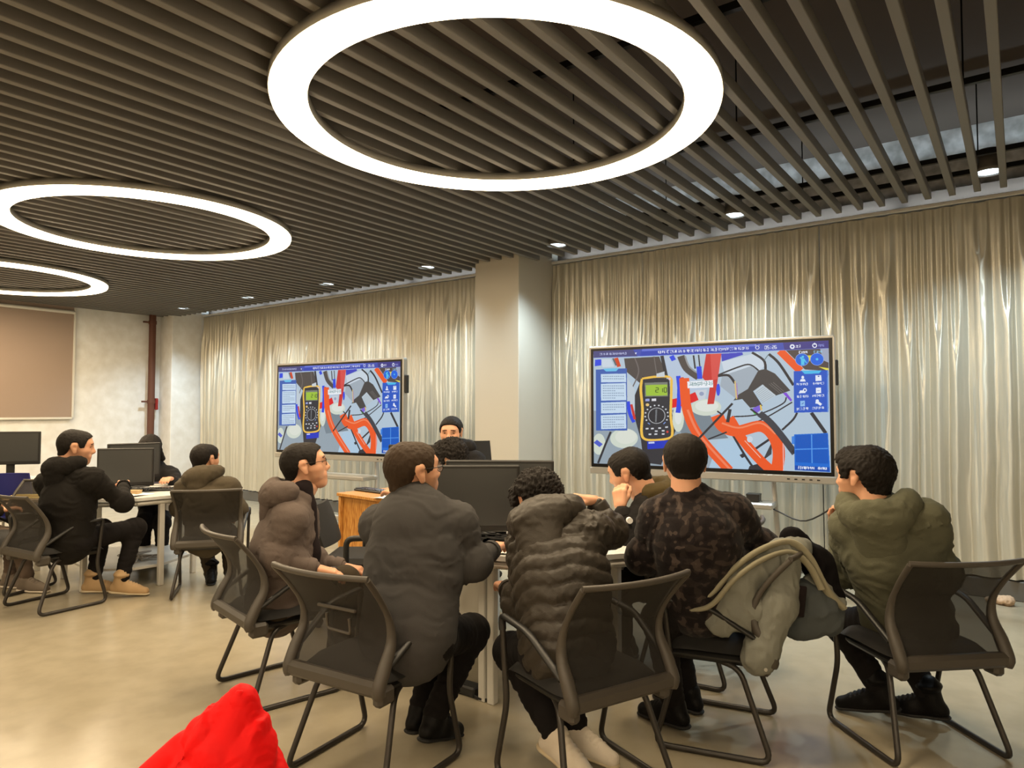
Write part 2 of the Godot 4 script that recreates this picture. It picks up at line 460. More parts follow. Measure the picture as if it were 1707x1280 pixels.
func build_lights():
	var R := 1.182; var r := 0.997; var H := 3.03
	var labels := ["large glowing ring light nearest the camera, above the front table", "glowing ring light second in the row, over the left table", "farthest glowing ring light, cut by the edge near the blind"]
	labels.append_array(["added fill ring light out of view over the aisle", "added fill ring light out of view by the near wall", "added fill ring light out of view at the near end of the room"])  # last three rings are added behind the camera as fill light
	var xs := [-2.267, -6.109, -9.884, -2.267, -6.109, 1.5]
	var zs := [-2.944, -2.944, -2.944, 2.3, 2.3, 2.3]
	for i in 6:
		var t := thing("ring_light", labels[i], "ceiling light", Vector3(xs[i], 0, zs[i]), 0.0, "ring lights in the slatted ceiling")
		var g := Shape.new()
		g.lathe([[r + 0.004, H + 0.055], [r + 0.004, H + 0.004], [r + 0.010, H], [R - 0.010, H], [R - 0.004, H + 0.004], [R - 0.004, H + 0.055]], 96)
		for k in range(0, 96): pass
		obj("diffuser", g.mesh(), M.ring_diffuser, t)
		var h := Shape.new()
		h.lathe([[r, H + 0.02], [r - 0.004, H + 0.02], [r - 0.004, H + 0.07], [R + 0.004, H + 0.07], [R + 0.004, H + 0.02], [R, H + 0.02]], 96)
		obj("housing", h.mesh(), M.white_metal, t)
		for k in 12:
			var a := TAU * (k + 0.5) / 12.0
			var l := AreaLight3D.new(); l.name = "ring_lamp"
			l.area_size = Vector2(0.16, 0.50); l.area_normalize_energy = true
			l.light_energy = ring_power; l.light_color = ring_color; l.shadow_enabled = true
			l.set("area_range", 20.0)
			t.add_child(l, true)
			var rm := (R + r) / 2.0
			l.position = Vector3(cos(a) * rm, H - 0.004, sin(a) * rm)
			l.basis = Basis(Vector3(cos(a), 0, sin(a)), Vector3(-sin(a), 0, cos(a)), Vector3(cos(a), 0, sin(a)).cross(Vector3(-sin(a), 0, cos(a))))
			if l.basis.z.y < 0.0: l.basis = Basis(Vector3(cos(a), 0, sin(a)), Vector3(sin(a), 0, -cos(a)), Vector3(0, 1, 0))
	# downlights
	var where := ["above the right end of the curtains", "above the right display", "beside the top of the pillar", "left of the pillar, third from the pillar corner", "above the left display", "second from the far corner", "in the far corner"]
	for k in 9:
		var dx := -0.134 - 1.772 * (k - 1)
		if dx > 2.8 or dx < -11.5: continue
		if k == 0: continue
		var t := thing("downlight", "round cool white downlight between the slats " + where[k - 1], "downlight", Vector3(dx, 0, -5.75), 0.0, "downlights along the curtains")
		var g := Shape.new()
		g.lathe([[0.001, 3.26], [0.065, 3.26], [0.075, 3.16], [0.100, 3.125], [0.100, 3.100], [0.092, 3.100], [0.088, 3.116]], 24)
		obj("housing", g.mesh(), M.slat_metal, t)
		var q := Shape.new()
		q.lathe([[0.0, 3.112], [0.06, 3.106], [0.089, 3.112], [0.089, 3.13], [0.0, 3.13]], 24)
		obj("lens", q.mesh(), M.spot_lens, t)
		var l := SpotLight3D.new(); l.name = "downlight_lamp"
		l.light_energy = spot_power; l.light_color = spot_color; l.light_size = 0.05; l.shadow_enabled = true
		l.spot_range = 14.0; l.spot_attenuation = 2.0; l.spot_angle = 62.0; l.spot_angle_attenuation = 0.9
		t.add_child(l, true); l.position = Vector3(0, 3.09, 0); l.rotation.x = -PI / 2

func build_curtains():
	var nz := FastNoiseLite.new(); nz.seed = 11; nz.frequency = 1.0
	var rail := thing("curtain_track", "white aluminium curtain track along the right curtain run", "curtain track", Vector3.ZERO, 0.0, "curtain tracks")
	obj("track", box_mesh(Vector3(7.0, 0.03, 0.05), Vector3(-0.78, 3.148, -6.60), 0.004), M.white_metal, rail)
	var rail2 := thing("curtain_track", "white aluminium curtain track from the pillar to the far corner", "curtain track", Vector3.ZERO, 0.0, "curtain tracks")
	obj("track", box_mesh(Vector3(6.8, 0.03, 0.05), Vector3(-8.29, 3.148, -6.60), 0.004), M.white_metal, rail2)
	var panels := [[-4.27, -3.16, "first right of the pillar"], [-3.16, -1.42, "behind the right display"], [-1.42, 0.25, "behind the man in the green jacket"], [0.25, 2.7, "at the right end of the run"],
		[-11.66, -10.3, "against the far corner pillar"], [-10.3, -8.35, "behind the man in the olive jacket"], [-8.35, -6.5, "behind the left display"], [-6.5, -4.89, "just left of the pillar, behind the seated instructor"]]
	for q in [[6.8, -0.78, "thin white strip added on the right curtain track to light the upper wall"], [6.7, -8.29, "thin white strip added on the far curtain track to light the upper wall"]]:
		var ls := thing("added_light_strip", q[2], "added light strip", Vector3(q[1], 3.168, -6.64))  # added strip: stands for the bright track line, brightens the upper wall
		obj("strip", box_mesh(Vector3(q[0], 0.012, 0.02), Vector3.ZERO, 0.002), M.added_strip_glow, ls)
		for k in 4:
			var l := AreaLight3D.new(); l.name = "added_strip_lamp"; l.area_size = Vector2(q[0] / 4.2, 0.02); l.area_normalize_energy = true
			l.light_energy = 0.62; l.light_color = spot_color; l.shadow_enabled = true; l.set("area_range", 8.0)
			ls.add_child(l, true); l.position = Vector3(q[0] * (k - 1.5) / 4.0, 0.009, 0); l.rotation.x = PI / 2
	var W := 0.142                     # mean fold spacing
	for pi in panels.size():
		var x0: float = panels[pi][0]; var x1: float = panels[pi][1]
		var nx := int((x1 - x0) / 0.0075); var ny := 40
		var rows := []
		for i in ny + 1:
			var v := pow(float(i) / ny, 1.3)
			var row := []
			for j in nx + 1:
				var px := x0 + 0.003 + (x1 - x0 - 0.006) * j / nx
				var sway := 0.045 * nz.get_noise_2d(px * 1.1, v * 1.2 + 3.0) * v
				var ph := (px + sway + 0.10 * nz.get_noise_2d(px * 1.9, 7.0)) / W * TAU
				var cell := floorf(ph / TAU)
				var rnd := fposmod(sin(cell * 12.9898 + pi * 3.1) * 43758.5453, 1.0)
				var fork := smoothstep(0.03 + 0.30 * rnd, 0.12 + 0.50 * rnd, v)      # where two pleats run together into one fold
				var one := 0.5 - 0.5 * cos(ph); one = pow(one, 0.8)
				var two := 0.5 - 0.5 * cos(ph * 2.0)
				var deep := 0.55 + 0.45 * nz.get_noise_2d(cell * 0.37, 20.0) + 0.15 * nz.get_noise_2d(px * 2.0, v * 1.5)
				var d := lerpf(0.40 * two * (0.4 + 0.6 * v / 0.3 if v < 0.3 else 1.0), deep * one * 1.15 + 0.10 * two * (1.0 - v), fork)
				var y := 3.128 - v * (3.128 - 0.165) - 0.010 * (1.0 - clampf(v / 0.08, 0.0, 1.0)) * absf(sin(ph * 0.5))
				row.append(Vector3(px, y, -6.605 + 0.074 * d + 0.02 * nz.get_noise_2d(px * 0.9, v * 1.0 + 40.0)))
			rows.append(row)
		var s := Shape.new(); s.sheet(rows)
		var t := thing("curtain", "silver grey satin curtain panel " + panels[pi][2], "curtain", Vector3.ZERO, 0.0, "satin curtain panels")
		obj("cloth", s.mesh(), M.satin, t)

# ------------------------------------------------------------------ the picture on the displays
class Canvas:
	var im: Image
	var W := 1280; var H := 720
	func _init():
		im = Image.create(W, H, false, Image.FORMAT_RGB8)
	func at(x: float, y: float) -> Vector2:        # from the plane the drawing was measured in to the screen's pixels
		var d: float = 1.0 + HG[6] * x + HG[7] * y
		return Vector2((HG[0] * x + HG[1] * y + HG[2]) / d * W, (HG[3] * x + HG[4] * y + HG[5]) / d * H)
	var HG: Array[float] = [0.00094213, -2.5636e-06, -0.11262, 9.7518e-05, 0.00141, -0.25141, 0.0002176, 1.1078e-05]
	func raw(p: PackedVector2Array, c: Color):
		var y0 := H; var y1 := 0
		for q in p:
			y0 = mini(y0, int(floor(q.y))); y1 = maxi(y1, int(ceil(q.y)))
		for y in range(maxi(y0, 0), mini(y1 + 1, H)):
			var xs := []
			for i in p.size():
				var a := p[i]; var b := p[(i + 1) % p.size()]
				var yy := y + 0.5
				if (a.y <= yy) != (b.y <= yy): xs.append(a.x + (yy - a.y) / (b.y - a.y) * (b.x - a.x))
			xs.sort()
			for i in range(0, xs.size() - 1, 2):
				var l := int(round(xs[i])); var r := int(round(xs[i + 1]))
				if r > l: im.fill_rect(Rect2i(l, y, r - l, 1), c)
	func poly(f: Array, c: Color):
		var p := PackedVector2Array()
		for i in range(0, f.size(), 2): p.append(at(f[i], f[i + 1]))
		raw(p, c)
	func oval(x: float, y: float, rx: float, ry: float, c: Color):
		var p := PackedVector2Array()
		for k in 28: p.append(at(x + cos(TAU * k / 28) * rx, y + sin(TAU * k / 28) * ry))
		raw(p, c)
	func line(f: Array, w: float, c: Color, smooth_ := true):
		var q := []
		for i in range(0, f.size(), 2): q.append(Vector2(f[i], f[i + 1]))
		var p := []
		if smooth_ and q.size() > 2:
			for i in q.size() - 1:
				for k in 6: p.append((q[i] as Vector2).cubic_interpolate(q[i + 1], q[maxi(i - 1, 0)], q[mini(i + 2, q.size() - 1)], k / 6.0))
			p.append(q[-1])
		else: p = q
		var l := []; var r := []
		for i in p.size():
			var d: Vector2 = p[mini(i + 1, p.size() - 1)] - p[maxi(i - 1, 0)]
			d = d.normalized().orthogonal() * w / 2.0
			l.append(at(p[i].x + d.x, p[i].y + d.y)); r.append(at(p[i].x - d.x, p[i].y - d.y))
		for i in p.size() - 1: raw(PackedVector2Array([l[i], l[i + 1], r[i + 1], r[i]]), c)
	func glyph(code: String, x: float, y: float, s: float, c: Color, w := 2.0):     # strokes on a 0..8 grid: four digits each
		for st in code.split(" ", false):
			line([x + int(st[0]) * s / 8.0, y + int(st[1]) * s / 8.0, x + int(st[2]) * s / 8.0, y + int(st[3]) * s / 8.0], w, c, false)
	func text(codes: Array, x: float, y: float, s: float, slope: float, gap: float, c: Color, w := 2.0):
		for g in codes:
			glyph(g, x, y, s, c, w)
			x += gap; y += slope * gap

func screen_picture() -> Image:
	var k := Canvas.new()
	var light := Color8(182, 201, 216); var pale := Color8(208, 220, 230); var grey := Color8(128, 138, 146); var blackish := Color8(46, 44, 46); var brown := Color8(76, 68, 62)
	var orange := Color8(245, 84, 28); var deep := Color8(214, 62, 26); var red := Color8(206, 46, 40); var blue := Color8(40, 66, 226); var navy := Color8(38, 66, 158); var cream := Color8(214, 222, 205)
	k.im.fill(light)
	k.poly([120, 560, 420, 560, 620, 680, 900, 1000, 120, 910], Color8(150, 164, 172))
	k.poly([560, 560, 760, 560, 900, 760, 640, 780], Color8(120, 132, 140))
	k.poly([840, 770, 1000, 780, 1100, 1000, 780, 970], Color8(176, 205, 226))
	k.poly([290, 215, 490, 200, 530, 330, 560, 560, 400, 400, 300, 300], brown)
	k.line([350, 210, 372, 300, 340, 400, 300, 480], 7, Color8(110, 100, 96))
	k.line([460, 200, 470, 280, 478, 330], 5, Color8(112, 104, 98))
	k.poly([395, 330, 350, 460, 352, 620, 385, 760, 400, 910, 500, 930, 585, 700, 560, 560], blackish)
	k.poly([130, 225, 165, 222, 163, 262, 128, 268], blue); k.poly([163, 222, 215, 220, 235, 270, 170, 275], pale)
	k.line([245, 212, 262, 270], 22, deep); k.line([228, 215, 246, 262], 10, Color8(90, 100, 104))
	k.poly([300, 330, 350, 420, 345, 640, 312, 560], Color8(196, 208, 216))
	k.line([312, 500, 322, 580, 345, 640], 20, blue); k.line([330, 520, 350, 620], 14, red)
	k.oval(290, 745, 78, 66, cream); k.oval(300, 735, 60, 48, Color8(226, 230, 214)); k.oval(150, 780, 36, 70, cream); k.line([130, 760, 162, 790], 26, Color8(74, 88, 200))
	k.line([215, 700, 180, 800, 145, 905], 12, blackish)
	k.oval(600, 620, 34, 90, cream); k.oval(600, 600, 22, 60, Color8(228, 234, 226))
	k.poly([510, 200, 640, 195, 690, 320, 740, 420, 590, 480, 545, 330], Color8(186, 202, 222))
	k.line([505, 195, 530, 330], 20, blackish); k.line([560, 195, 575, 225], 28, blue)
	k.line([615, 195, 650, 280, 720, 340], 44, brown); k.line([640, 195, 668, 270, 735, 325], 10, Color8(150, 150, 150))
	k.line([690, 190, 700, 280], 10, blackish); k.line([720, 186, 728, 270], 8, blackish)
	k.line([600, 330, 610, 460, 600, 580], 26, blue); k.line([622, 340, 640, 520], 20, Color8(210, 60, 46))
	k.line([722, 265, 728, 350], 30, blue)
	k.poly([555, 490, 640, 470, 700, 440, 722, 495, 640, 530, 560, 548], Color8(228, 24, 28))
	k.line([606, 420, 603, 520, 596, 580], 24, blue)
	k.oval(765, 545, 92, 58, cream); k.oval(770, 535, 70, 40, Color8(230, 234, 222))
	k.poly([765, 180, 858, 174, 832, 380, 812, 522, 772, 524, 788, 400, 742, 340], red); k.poly([790, 178, 858, 174, 836, 350, 800, 360], Color8(222, 74, 66))
	k.poly([698, 430, 770, 422, 760, 485, 722, 500], Color8(206, 212, 220)); k.oval(738, 452, 14, 14, Color8(150, 160, 190))
	k.oval(838, 425, 12, 42, Color8(52, 70, 222))
	k.poly([856, 176, 985, 165, 990, 182, 860, 230], Color8(58, 62, 190)); k.poly([858, 232, 1080, 165, 1140, 240, 1060, 330, 880, 330], pale)
	k.poly([860, 330, 1040, 260, 1090, 300, 1010, 470, 960, 500, 850, 400], Color8(164, 176, 186))
	k.line([840, 322, 960, 268, 1030, 250, 1085, 290], 10, blackish); k.line([836, 330, 900, 326, 940, 380], 16, blackish)
	k.line([1045, 165, 1120, 222, 1130, 300], 16, blackish); k.line([1150, 175, 1215, 240, 1308, 395], 18, blackish); k.line([1148, 178, 1120, 222], 5, Color8(90, 110, 110))
	k.poly([1085, 290, 1130, 280, 1190, 312, 1288, 432, 1190, 470, 1112, 388, 1052, 436, 1112, 540, 1034, 552, 985, 490, 930, 500, 960, 460, 1020, 420], Color8(66, 61, 58))
	k.poly([1060, 436, 1112, 390, 1196, 466, 1118, 520], Color8(196, 208, 214))
	for i in 8: k.line([1068 + i * 6, 446 + i * 10, 1120 + i * 9, 404 + i * 9], 3, Color8(150, 164, 172), false)
	for i in 3: k.line([1150 + i * 14, 384 - i * 5, 1220 + i * 14, 450 - i * 5], 3, Color8(120, 112, 106), false)
	k.line([940, 365, 950, 490], 9, Color8(222, 190, 120)); k.line([950, 380, 956, 480], 4, Color8(160, 90, 190))
	k.poly([1040, 560, 1100, 530, 1110, 560, 1062, 600], Color8(120, 90, 210)); k.line([1098, 532, 1104, 570], 10, Color8(240, 200, 60)); k.line([1044, 560, 1066, 598], 10, Color8(90, 200, 90))
	k.poly([1240, 450, 1262, 446, 1300, 500, 1290, 510], Color8(126, 66, 214))
	k.line([1036, 560, 1110, 620], 12, blackish); k.line([920, 612, 1080, 600, 1235, 528, 1262, 480], 9, blackish); k.line([940, 690, 1100, 640, 1300, 515], 9, blackish)
	k.line([1235, 712, 1305, 640, 1332, 590], 14, blackish); k.line([1424, 592, 1520, 742], 24, blackish)
	k.line([635, 345, 652, 560, 722, 740, 905, 985], 58, orange); k.line([655, 560, 728, 735, 912, 980], 14, Color8(250, 128, 86))
	k.line([925, 735, 1000, 880, 1062, 985], 14, blackish); k.line([1060, 845, 1165, 768], 16, blackish); k.poly([1172, 790, 1168, 880, 1112, 925], Color8(60, 58, 58)); k.poly([1030, 960, 1100, 940, 1150, 1000, 1020, 990], blackish)
	k.poly([968, 880, 990, 868, 1006, 890, 984, 902], blackish)
	k.line([905, 620, 985, 770, 1080, 900, 1170, 1000], 62, orange)
	k.line([830, 600, 870, 680, 960, 712, 1100, 682, 1180, 750, 1215, 870, 1200, 1010], 78, orange)
	k.line([860, 655, 965, 690, 1100, 660, 1195, 740], 12, Color8(252, 132, 84)); k.line([1242, 800, 1244, 1000], 5, Color8(246, 196, 190)); k.line([1000, 780, 1100, 905], 5, Color8(250, 190, 170))
	k.line([1092, 592, 1180, 680, 1318, 880], 44, Color8(58, 58, 62)); k.line([1330, 880, 1300, 860], 20, blackish); k.oval(1032, 772, 18, 22, pale)
	k.line([925, 520, 840, 620, 720, 760], 14, blackish); k.line([778, 765, 890, 718], 10, blackish); k.line([910, 560, 895, 650], 20, blackish); k.line([832, 572, 866, 600], 10, blackish)
	k.line([1220, 150, 1352, 292], 52, orange)
	k.poly([1252, 140, 1536, 120, 1538, 292, 1382, 282], Color8(78, 66, 60)); k.poly([1392, 182, 1424, 180, 1412, 226], Color8(232, 220, 50)); k.poly([1470, 262, 1538, 272, 1538, 294], Color8(238, 226, 70)); k.poly([1480, 128, 1538, 124, 1538, 232, 1500, 215], Color8(160, 168, 190))
	# header bar
	k.poly([120, 170, 1537, 72, 1539, 128, 121, 214], Color8(62, 76, 176)); k.poly([120, 170, 340, 155, 366, 200, 121, 214], Color8(66, 66, 120)); k.poly([392, 151, 1070, 105, 1062, 158, 380, 200], Color8(44, 62, 176)); k.poly([392, 151, 1070, 105, 1068, 122, 390, 166], Color8(96, 112, 214)); k.poly([1240, 93, 1537, 72, 1538, 128, 1250, 148], Color8(58, 52, 128))
	k.line([121, 214, 366, 201, 380, 200, 1539, 128], 3, Color8(126, 150, 232), false)
	var white := Color8(240, 244, 255)
	# the title, stroke by stroke (a teaching program on electric car batteries)
	var title := ["0232 1237 0436 2028 5181 5184 5484 5185 4787 6468", "0313 1017 3033 0333 0535 5281 6268 4486 5575", "1031 2242 0535 3080 3038 5363 5666 4868", "1021 0322 0826 4181 3161 4484 6188 3858",
		"1171 4018 1474 4048 0676", "0131 0434 2407 0737 4383 6048 8388", "1373 4038 7358 7365", "1171 1511 7175 1575 1373 4048 4878", "1021 0322 0826 3381 6066 4048 4888", "0242 2128 0535 5181 8188 5188 5484 5686", "1030 2018 0434 5181 5584 5888 6168",
		"1171 0575 3138 6158 8468", "1050 3055 0555 3656 1858", "1030 2246 0646 4181 5384 6288 5468", "2060 2074 1454 5458 0868", "0131 2128 0535 3838 4181 6186 8186 5888", "1010 1118 2136 5181 5187 8188 5484", "2030 1018 3137 4484 5181 6868", "0131 0828 2434 5181 6486 5868", "1212 2028 6268 0272 0575 4248", "0141 0444 2128 5081 5488 8458", "1121 3151 6171 0282 0848 4548 0585", "0131 2138 0636 5181 4385 6868 8558"]
	k.text(title, 482, 161, 19, -0.068, 23.8, white, 3.2)
	k.text([title[3], title[6], title[4], title[11], title[13], title[0], title[9], title[16], title[14]], 155, 181, 14, -0.05, 17.2, Color8(190, 196, 232), 2.4)
	k.poly([350, 176, 362, 175, 356, 188], white)
	var digit := ["2060 6068 6828 2820", "2060 6064 6424 2428 2868", "2060 2024 2464 6468 6828", "6020 2028 2868 6864 6424"]
	k.oval(1078, 130, 13, 14, white); k.oval(1078, 130, 9, 10, Color8(60, 76, 190)); k.line([1064, 115, 1070, 112], 4, white); k.line([1086, 112, 1092, 114], 4, white)
	k.text([digit[0], digit[2], "4244 4648", digit[1], digit[3]], 1120, 118, 22, -0.06, 15.5, white, 3.6)
	k.oval(1300, 120, 16, 17, white); k.oval(1300, 120, 7, 7, Color8(58, 60, 150)); k.text([title[8], title[12]], 1322, 109, 17, -0.06, 20, white, 3)
	k.oval(1445, 110, 16, 17, white); k.oval(1445, 110, 10, 10, Color8(58, 54, 132)); k.line([1445, 90, 1445, 106], 5, white); k.text([title[10], title[20]], 1470, 100, 17, -0.06, 20, Color8(150, 160, 235), 3)
	# left panel with four note cards
	k.poly([133, 290, 306, 280, 308, 694, 134, 690], Color8(58, 92, 176)); k.poly([172, 284, 262, 279, 246, 300, 190, 302], Color8(104, 196, 238))
	for c in [[320, 374], [383, 494], [507, 578], [590, 682]]:
		k.poly([161, c[0], 300, c[0] - 5, 302, c[1] - 2, 162, c[1]], Color8(203, 225, 243))
		var y: float = c[0] + 16
		var n := 0
		while y < c[1] - 8:
			var x := 172.0
			while x < (288 if n % 3 != 2 else 240):
				k.line([x, y - 2, x + 9, y - 2], 6, Color8(140, 160, 184), false); x += 12
			y += 16; n += 1
	# the meter
	k.line([392, 350, 470, 336, 552, 342, 560, 420, 556, 600, 566, 700, 552, 748, 470, 762, 405, 752, 388, 700, 394, 560, 384, 420, 392, 350], 15, Color8(250, 196, 70))
	k.poly([396, 354, 470, 344, 548, 352, 552, 420, 548, 600, 558, 700, 546, 742, 470, 752, 410, 744, 398, 700, 402, 560, 392, 420], Color8(44, 44, 48))
	k.poly([406, 376, 538, 372, 540, 468, 408, 470], Color8(120, 124, 110)); k.poly([412, 392, 536, 388, 537, 462, 414, 464], Color8(160, 198, 52))
	k.text(["2060 6064 6424 2428 2868", "6168", digit[0]], 462, 410, 30, 0.0, 24, Color8(70, 90, 30), 5)
	k.poly([410, 484, 434, 483, 434, 500, 410, 501], Color8(150, 160, 220)); k.poly([446, 483, 472, 482, 472, 499, 446, 500], Color8(226, 226, 230)); k.oval(422, 524, 10, 10, Color8(232, 196, 120))
	k.oval(475, 598, 50, 54, Color8(190, 192, 196)); k.oval(475, 598, 46, 50, Color8(36, 36, 40)); k.poly([468, 556, 478, 554, 474, 642, 466, 640], Color8(110, 112, 116))
	for i in 12:
		var a := PI * 0.85 + i * PI * 1.3 / 11.0
		k.oval(475 + cos(a) * 66, 596 + sin(a) * 68, 5, 5, Color8(220, 222, 226))
	k.line([424, 645, 436, 655], 6, Color8(120, 150, 220)); k.line([514, 655, 526, 642], 6, Color8(120, 150, 220))
	for d in [[420, 684], [450, 684], [492, 682], [532, 676], [472, 702], [512, 700], [436, 722], [470, 722], [512, 722]]: k.poly([d[0] - 8, d[1] - 5, d[0] + 8, d[1] - 5, d[0] + 8, d[1] + 5, d[0] - 8, d[1] + 5], Color8(214, 216, 220))
	k.oval(537, 708, 7, 8, Color8(214, 60, 50)); k.oval(550, 350, 8, 9, Color8(246, 200, 190)); k.poly([474, 316, 520, 300, 522, 336, 474, 338], Color8(206, 212, 216))
	k.poly([420, 770, 560, 764, 560, 816, 422, 822], Color8(26, 46, 190)); k.poly([428, 774, 462, 773, 462, 784, 428, 785], Color8(210, 218, 250))
	# the tag beside the plug
	k.poly([653, 368, 806, 358, 808, 408, 655, 414], Color8(244, 248, 252)); k.text([title[13], title[6], title[21], title[17], title[12], title[22]], 664, 373, 26, -0.05, 23, Color8(130, 160, 160), 4)
	# right panel: two round buttons, six tools
	k.oval(1364, 212, 45, 45, Color8(150, 170, 240)); k.oval(1364, 212, 42, 42, Color8(26, 96, 214)); k.line([1350, 196, 1362, 210, 1362, 250], 12, Color8(80, 200, 240)); k.line([1374, 204, 1372, 250], 12, Color8(80, 200, 240)); k.oval(1368, 192, 8, 9, Color8(80, 200, 240)); k.line([1376, 208, 1392, 236], 7, Color8(80, 200, 240))
	k.oval(1461, 208, 45, 45, Color8(150, 170, 240)); k.oval(1461, 208, 42, 42, Color8(26, 96, 226)); k.oval(1461, 208, 9, 9, Color8(80, 190, 240))
	k.text([title[2], title[16], title[9]], 1340, 152, 16, -0.06, 20, white, 4); k.text([title[2], title[8], title[9]], 1436, 148, 16, -0.06, 20, Color8(150, 210, 240), 3)
	k.poly([1309, 294, 1535, 286, 1537, 588, 1312, 590], Color8(36, 82, 196)); k.poly([1360, 292, 1492, 288, 1474, 310, 1380, 314], Color8(70, 190, 240)); k.line([1530, 290, 1532, 586], 4, Color8(110, 170, 240), false)
	for i in 6:
		var cx := 1368.0 + (i % 2) * 103; var cy := 350.0 + (i / 2) * 88 - (i % 2) * 5
		match i:
			0: k.oval(cx, cy - 12, 9, 11, white); k.poly([cx - 20, cy + 18, cx - 12, cy, cx + 12, cy, cx + 20, cy + 18], white)
			1: k.poly([cx - 20, cy - 22, cx + 18, cy - 23, cx + 20, cy + 18, cx - 20, cy + 20], white); k.oval(cx, cy - 14, 6, 4, navy)
			2: k.poly([cx - 26, cy + 14, cx - 18, cy - 6, cx + 14, cy - 8, cx + 18, cy + 12], white); k.oval(cx + 14, cy - 8, 13, 15, white); k.oval(cx + 14, cy - 8, 6, 7, navy)
			3: k.poly([cx - 18, cy - 20, cx + 16, cy - 21, cx + 18, cy + 18, cx - 17, cy + 20], white); k.line([cx - 8, cy, cx + 8, cy], 4, Color8(120, 150, 220), false)
			4: k.poly([cx - 16, cy - 20, cx + 14, cy - 21, cx + 15, cy + 18, cx - 15, cy + 20], Color8(140, 190, 240)); k.line([cx - 6, cy + 4, cx + 6, cy - 6], 4, navy, false)
			5: k.line([cx - 14, cy - 12, cx + 18, cy + 16], 18, white); k.oval(cx - 8, cy - 14, 11, 11, white); k.line([cx - 20, cy, cx, cy + 4], 10, white)
		k.text([title[(i * 5 + 1) % 23], title[(i * 3 + 6) % 23], title[(i * 7 + 9) % 23], title[(i * 4 + 14) % 23]], cx - 40, cy + 29, 17, -0.04, 20, white, 3)
	k.poly([1312, 745, 1534, 740, 1550, 1025, 1316, 998], Color8(26, 104, 212)); k.poly([1296, 760, 1314, 756, 1314, 815, 1298, 812], Color8(60, 130, 226))
	for t in [[1320, 752, 1420, 748, 1422, 846, 1322, 846], [1432, 748, 1530, 744, 1534, 846, 1434, 846], [1322, 858, 1422, 858, 1424, 952, 1324, 944], [1434, 858, 1534, 858, 1538, 962, 1436, 954]]: k.poly(t, Color8(16, 84, 190))
	k.line([1426, 748, 1430, 954], 5, Color8(92, 160, 238), false); k.line([1318, 852, 1536, 852], 5, Color8(92, 160, 238), false)
	k.poly([1318, 966, 1544, 990, 1546, 1022, 1318, 1000], Color8(24, 70, 170)); k.text([title[10], title[9], title[17]], 1338, 972, 21, 0.1, 23, white, 4); k.text([title[16], title[1]], 1404, 979, 19, 0.1, 23, white, 4); k.text([title[11], title[9], title[0]], 1466, 983, 19, 0.1, 21, white, 4)
	for y in k.H:            # the panel never shows true black
		for x in k.W: k.im.set_pixel(x, y, k.im.get_pixel(x, y).lerp(Color(0.62, 0.68, 0.80), 0.10))
	return k.im

# ------------------------------------------------------------------ furniture
func build_furniture():
	var im := screen_picture()
	var tex := ImageTexture.create_from_image(im)
	var m := mat("display_picture", Color(0.02, 0.02, 0.02), 0.25, 0.0, 0.4)
	m.emission_enabled = true; m.emission_texture = tex; m.emission = Color.WHITE; m.emission_operator = BaseMaterial3D.EMISSION_OP_MULTIPLY; m.emission_energy_multiplier = screen_glow
	display(Vector3(-2.175, 0, -5.70), deg_to_rad(7.1), "large interactive display on a silver stand, right of the pillar")
	display(Vector3(-6.48, 0, -5.33), deg_to_rad(5.1), "large interactive display on a silver stand, left of the pillar")
	build_chairs()
	build_tables()

var screen_glow := 0.95

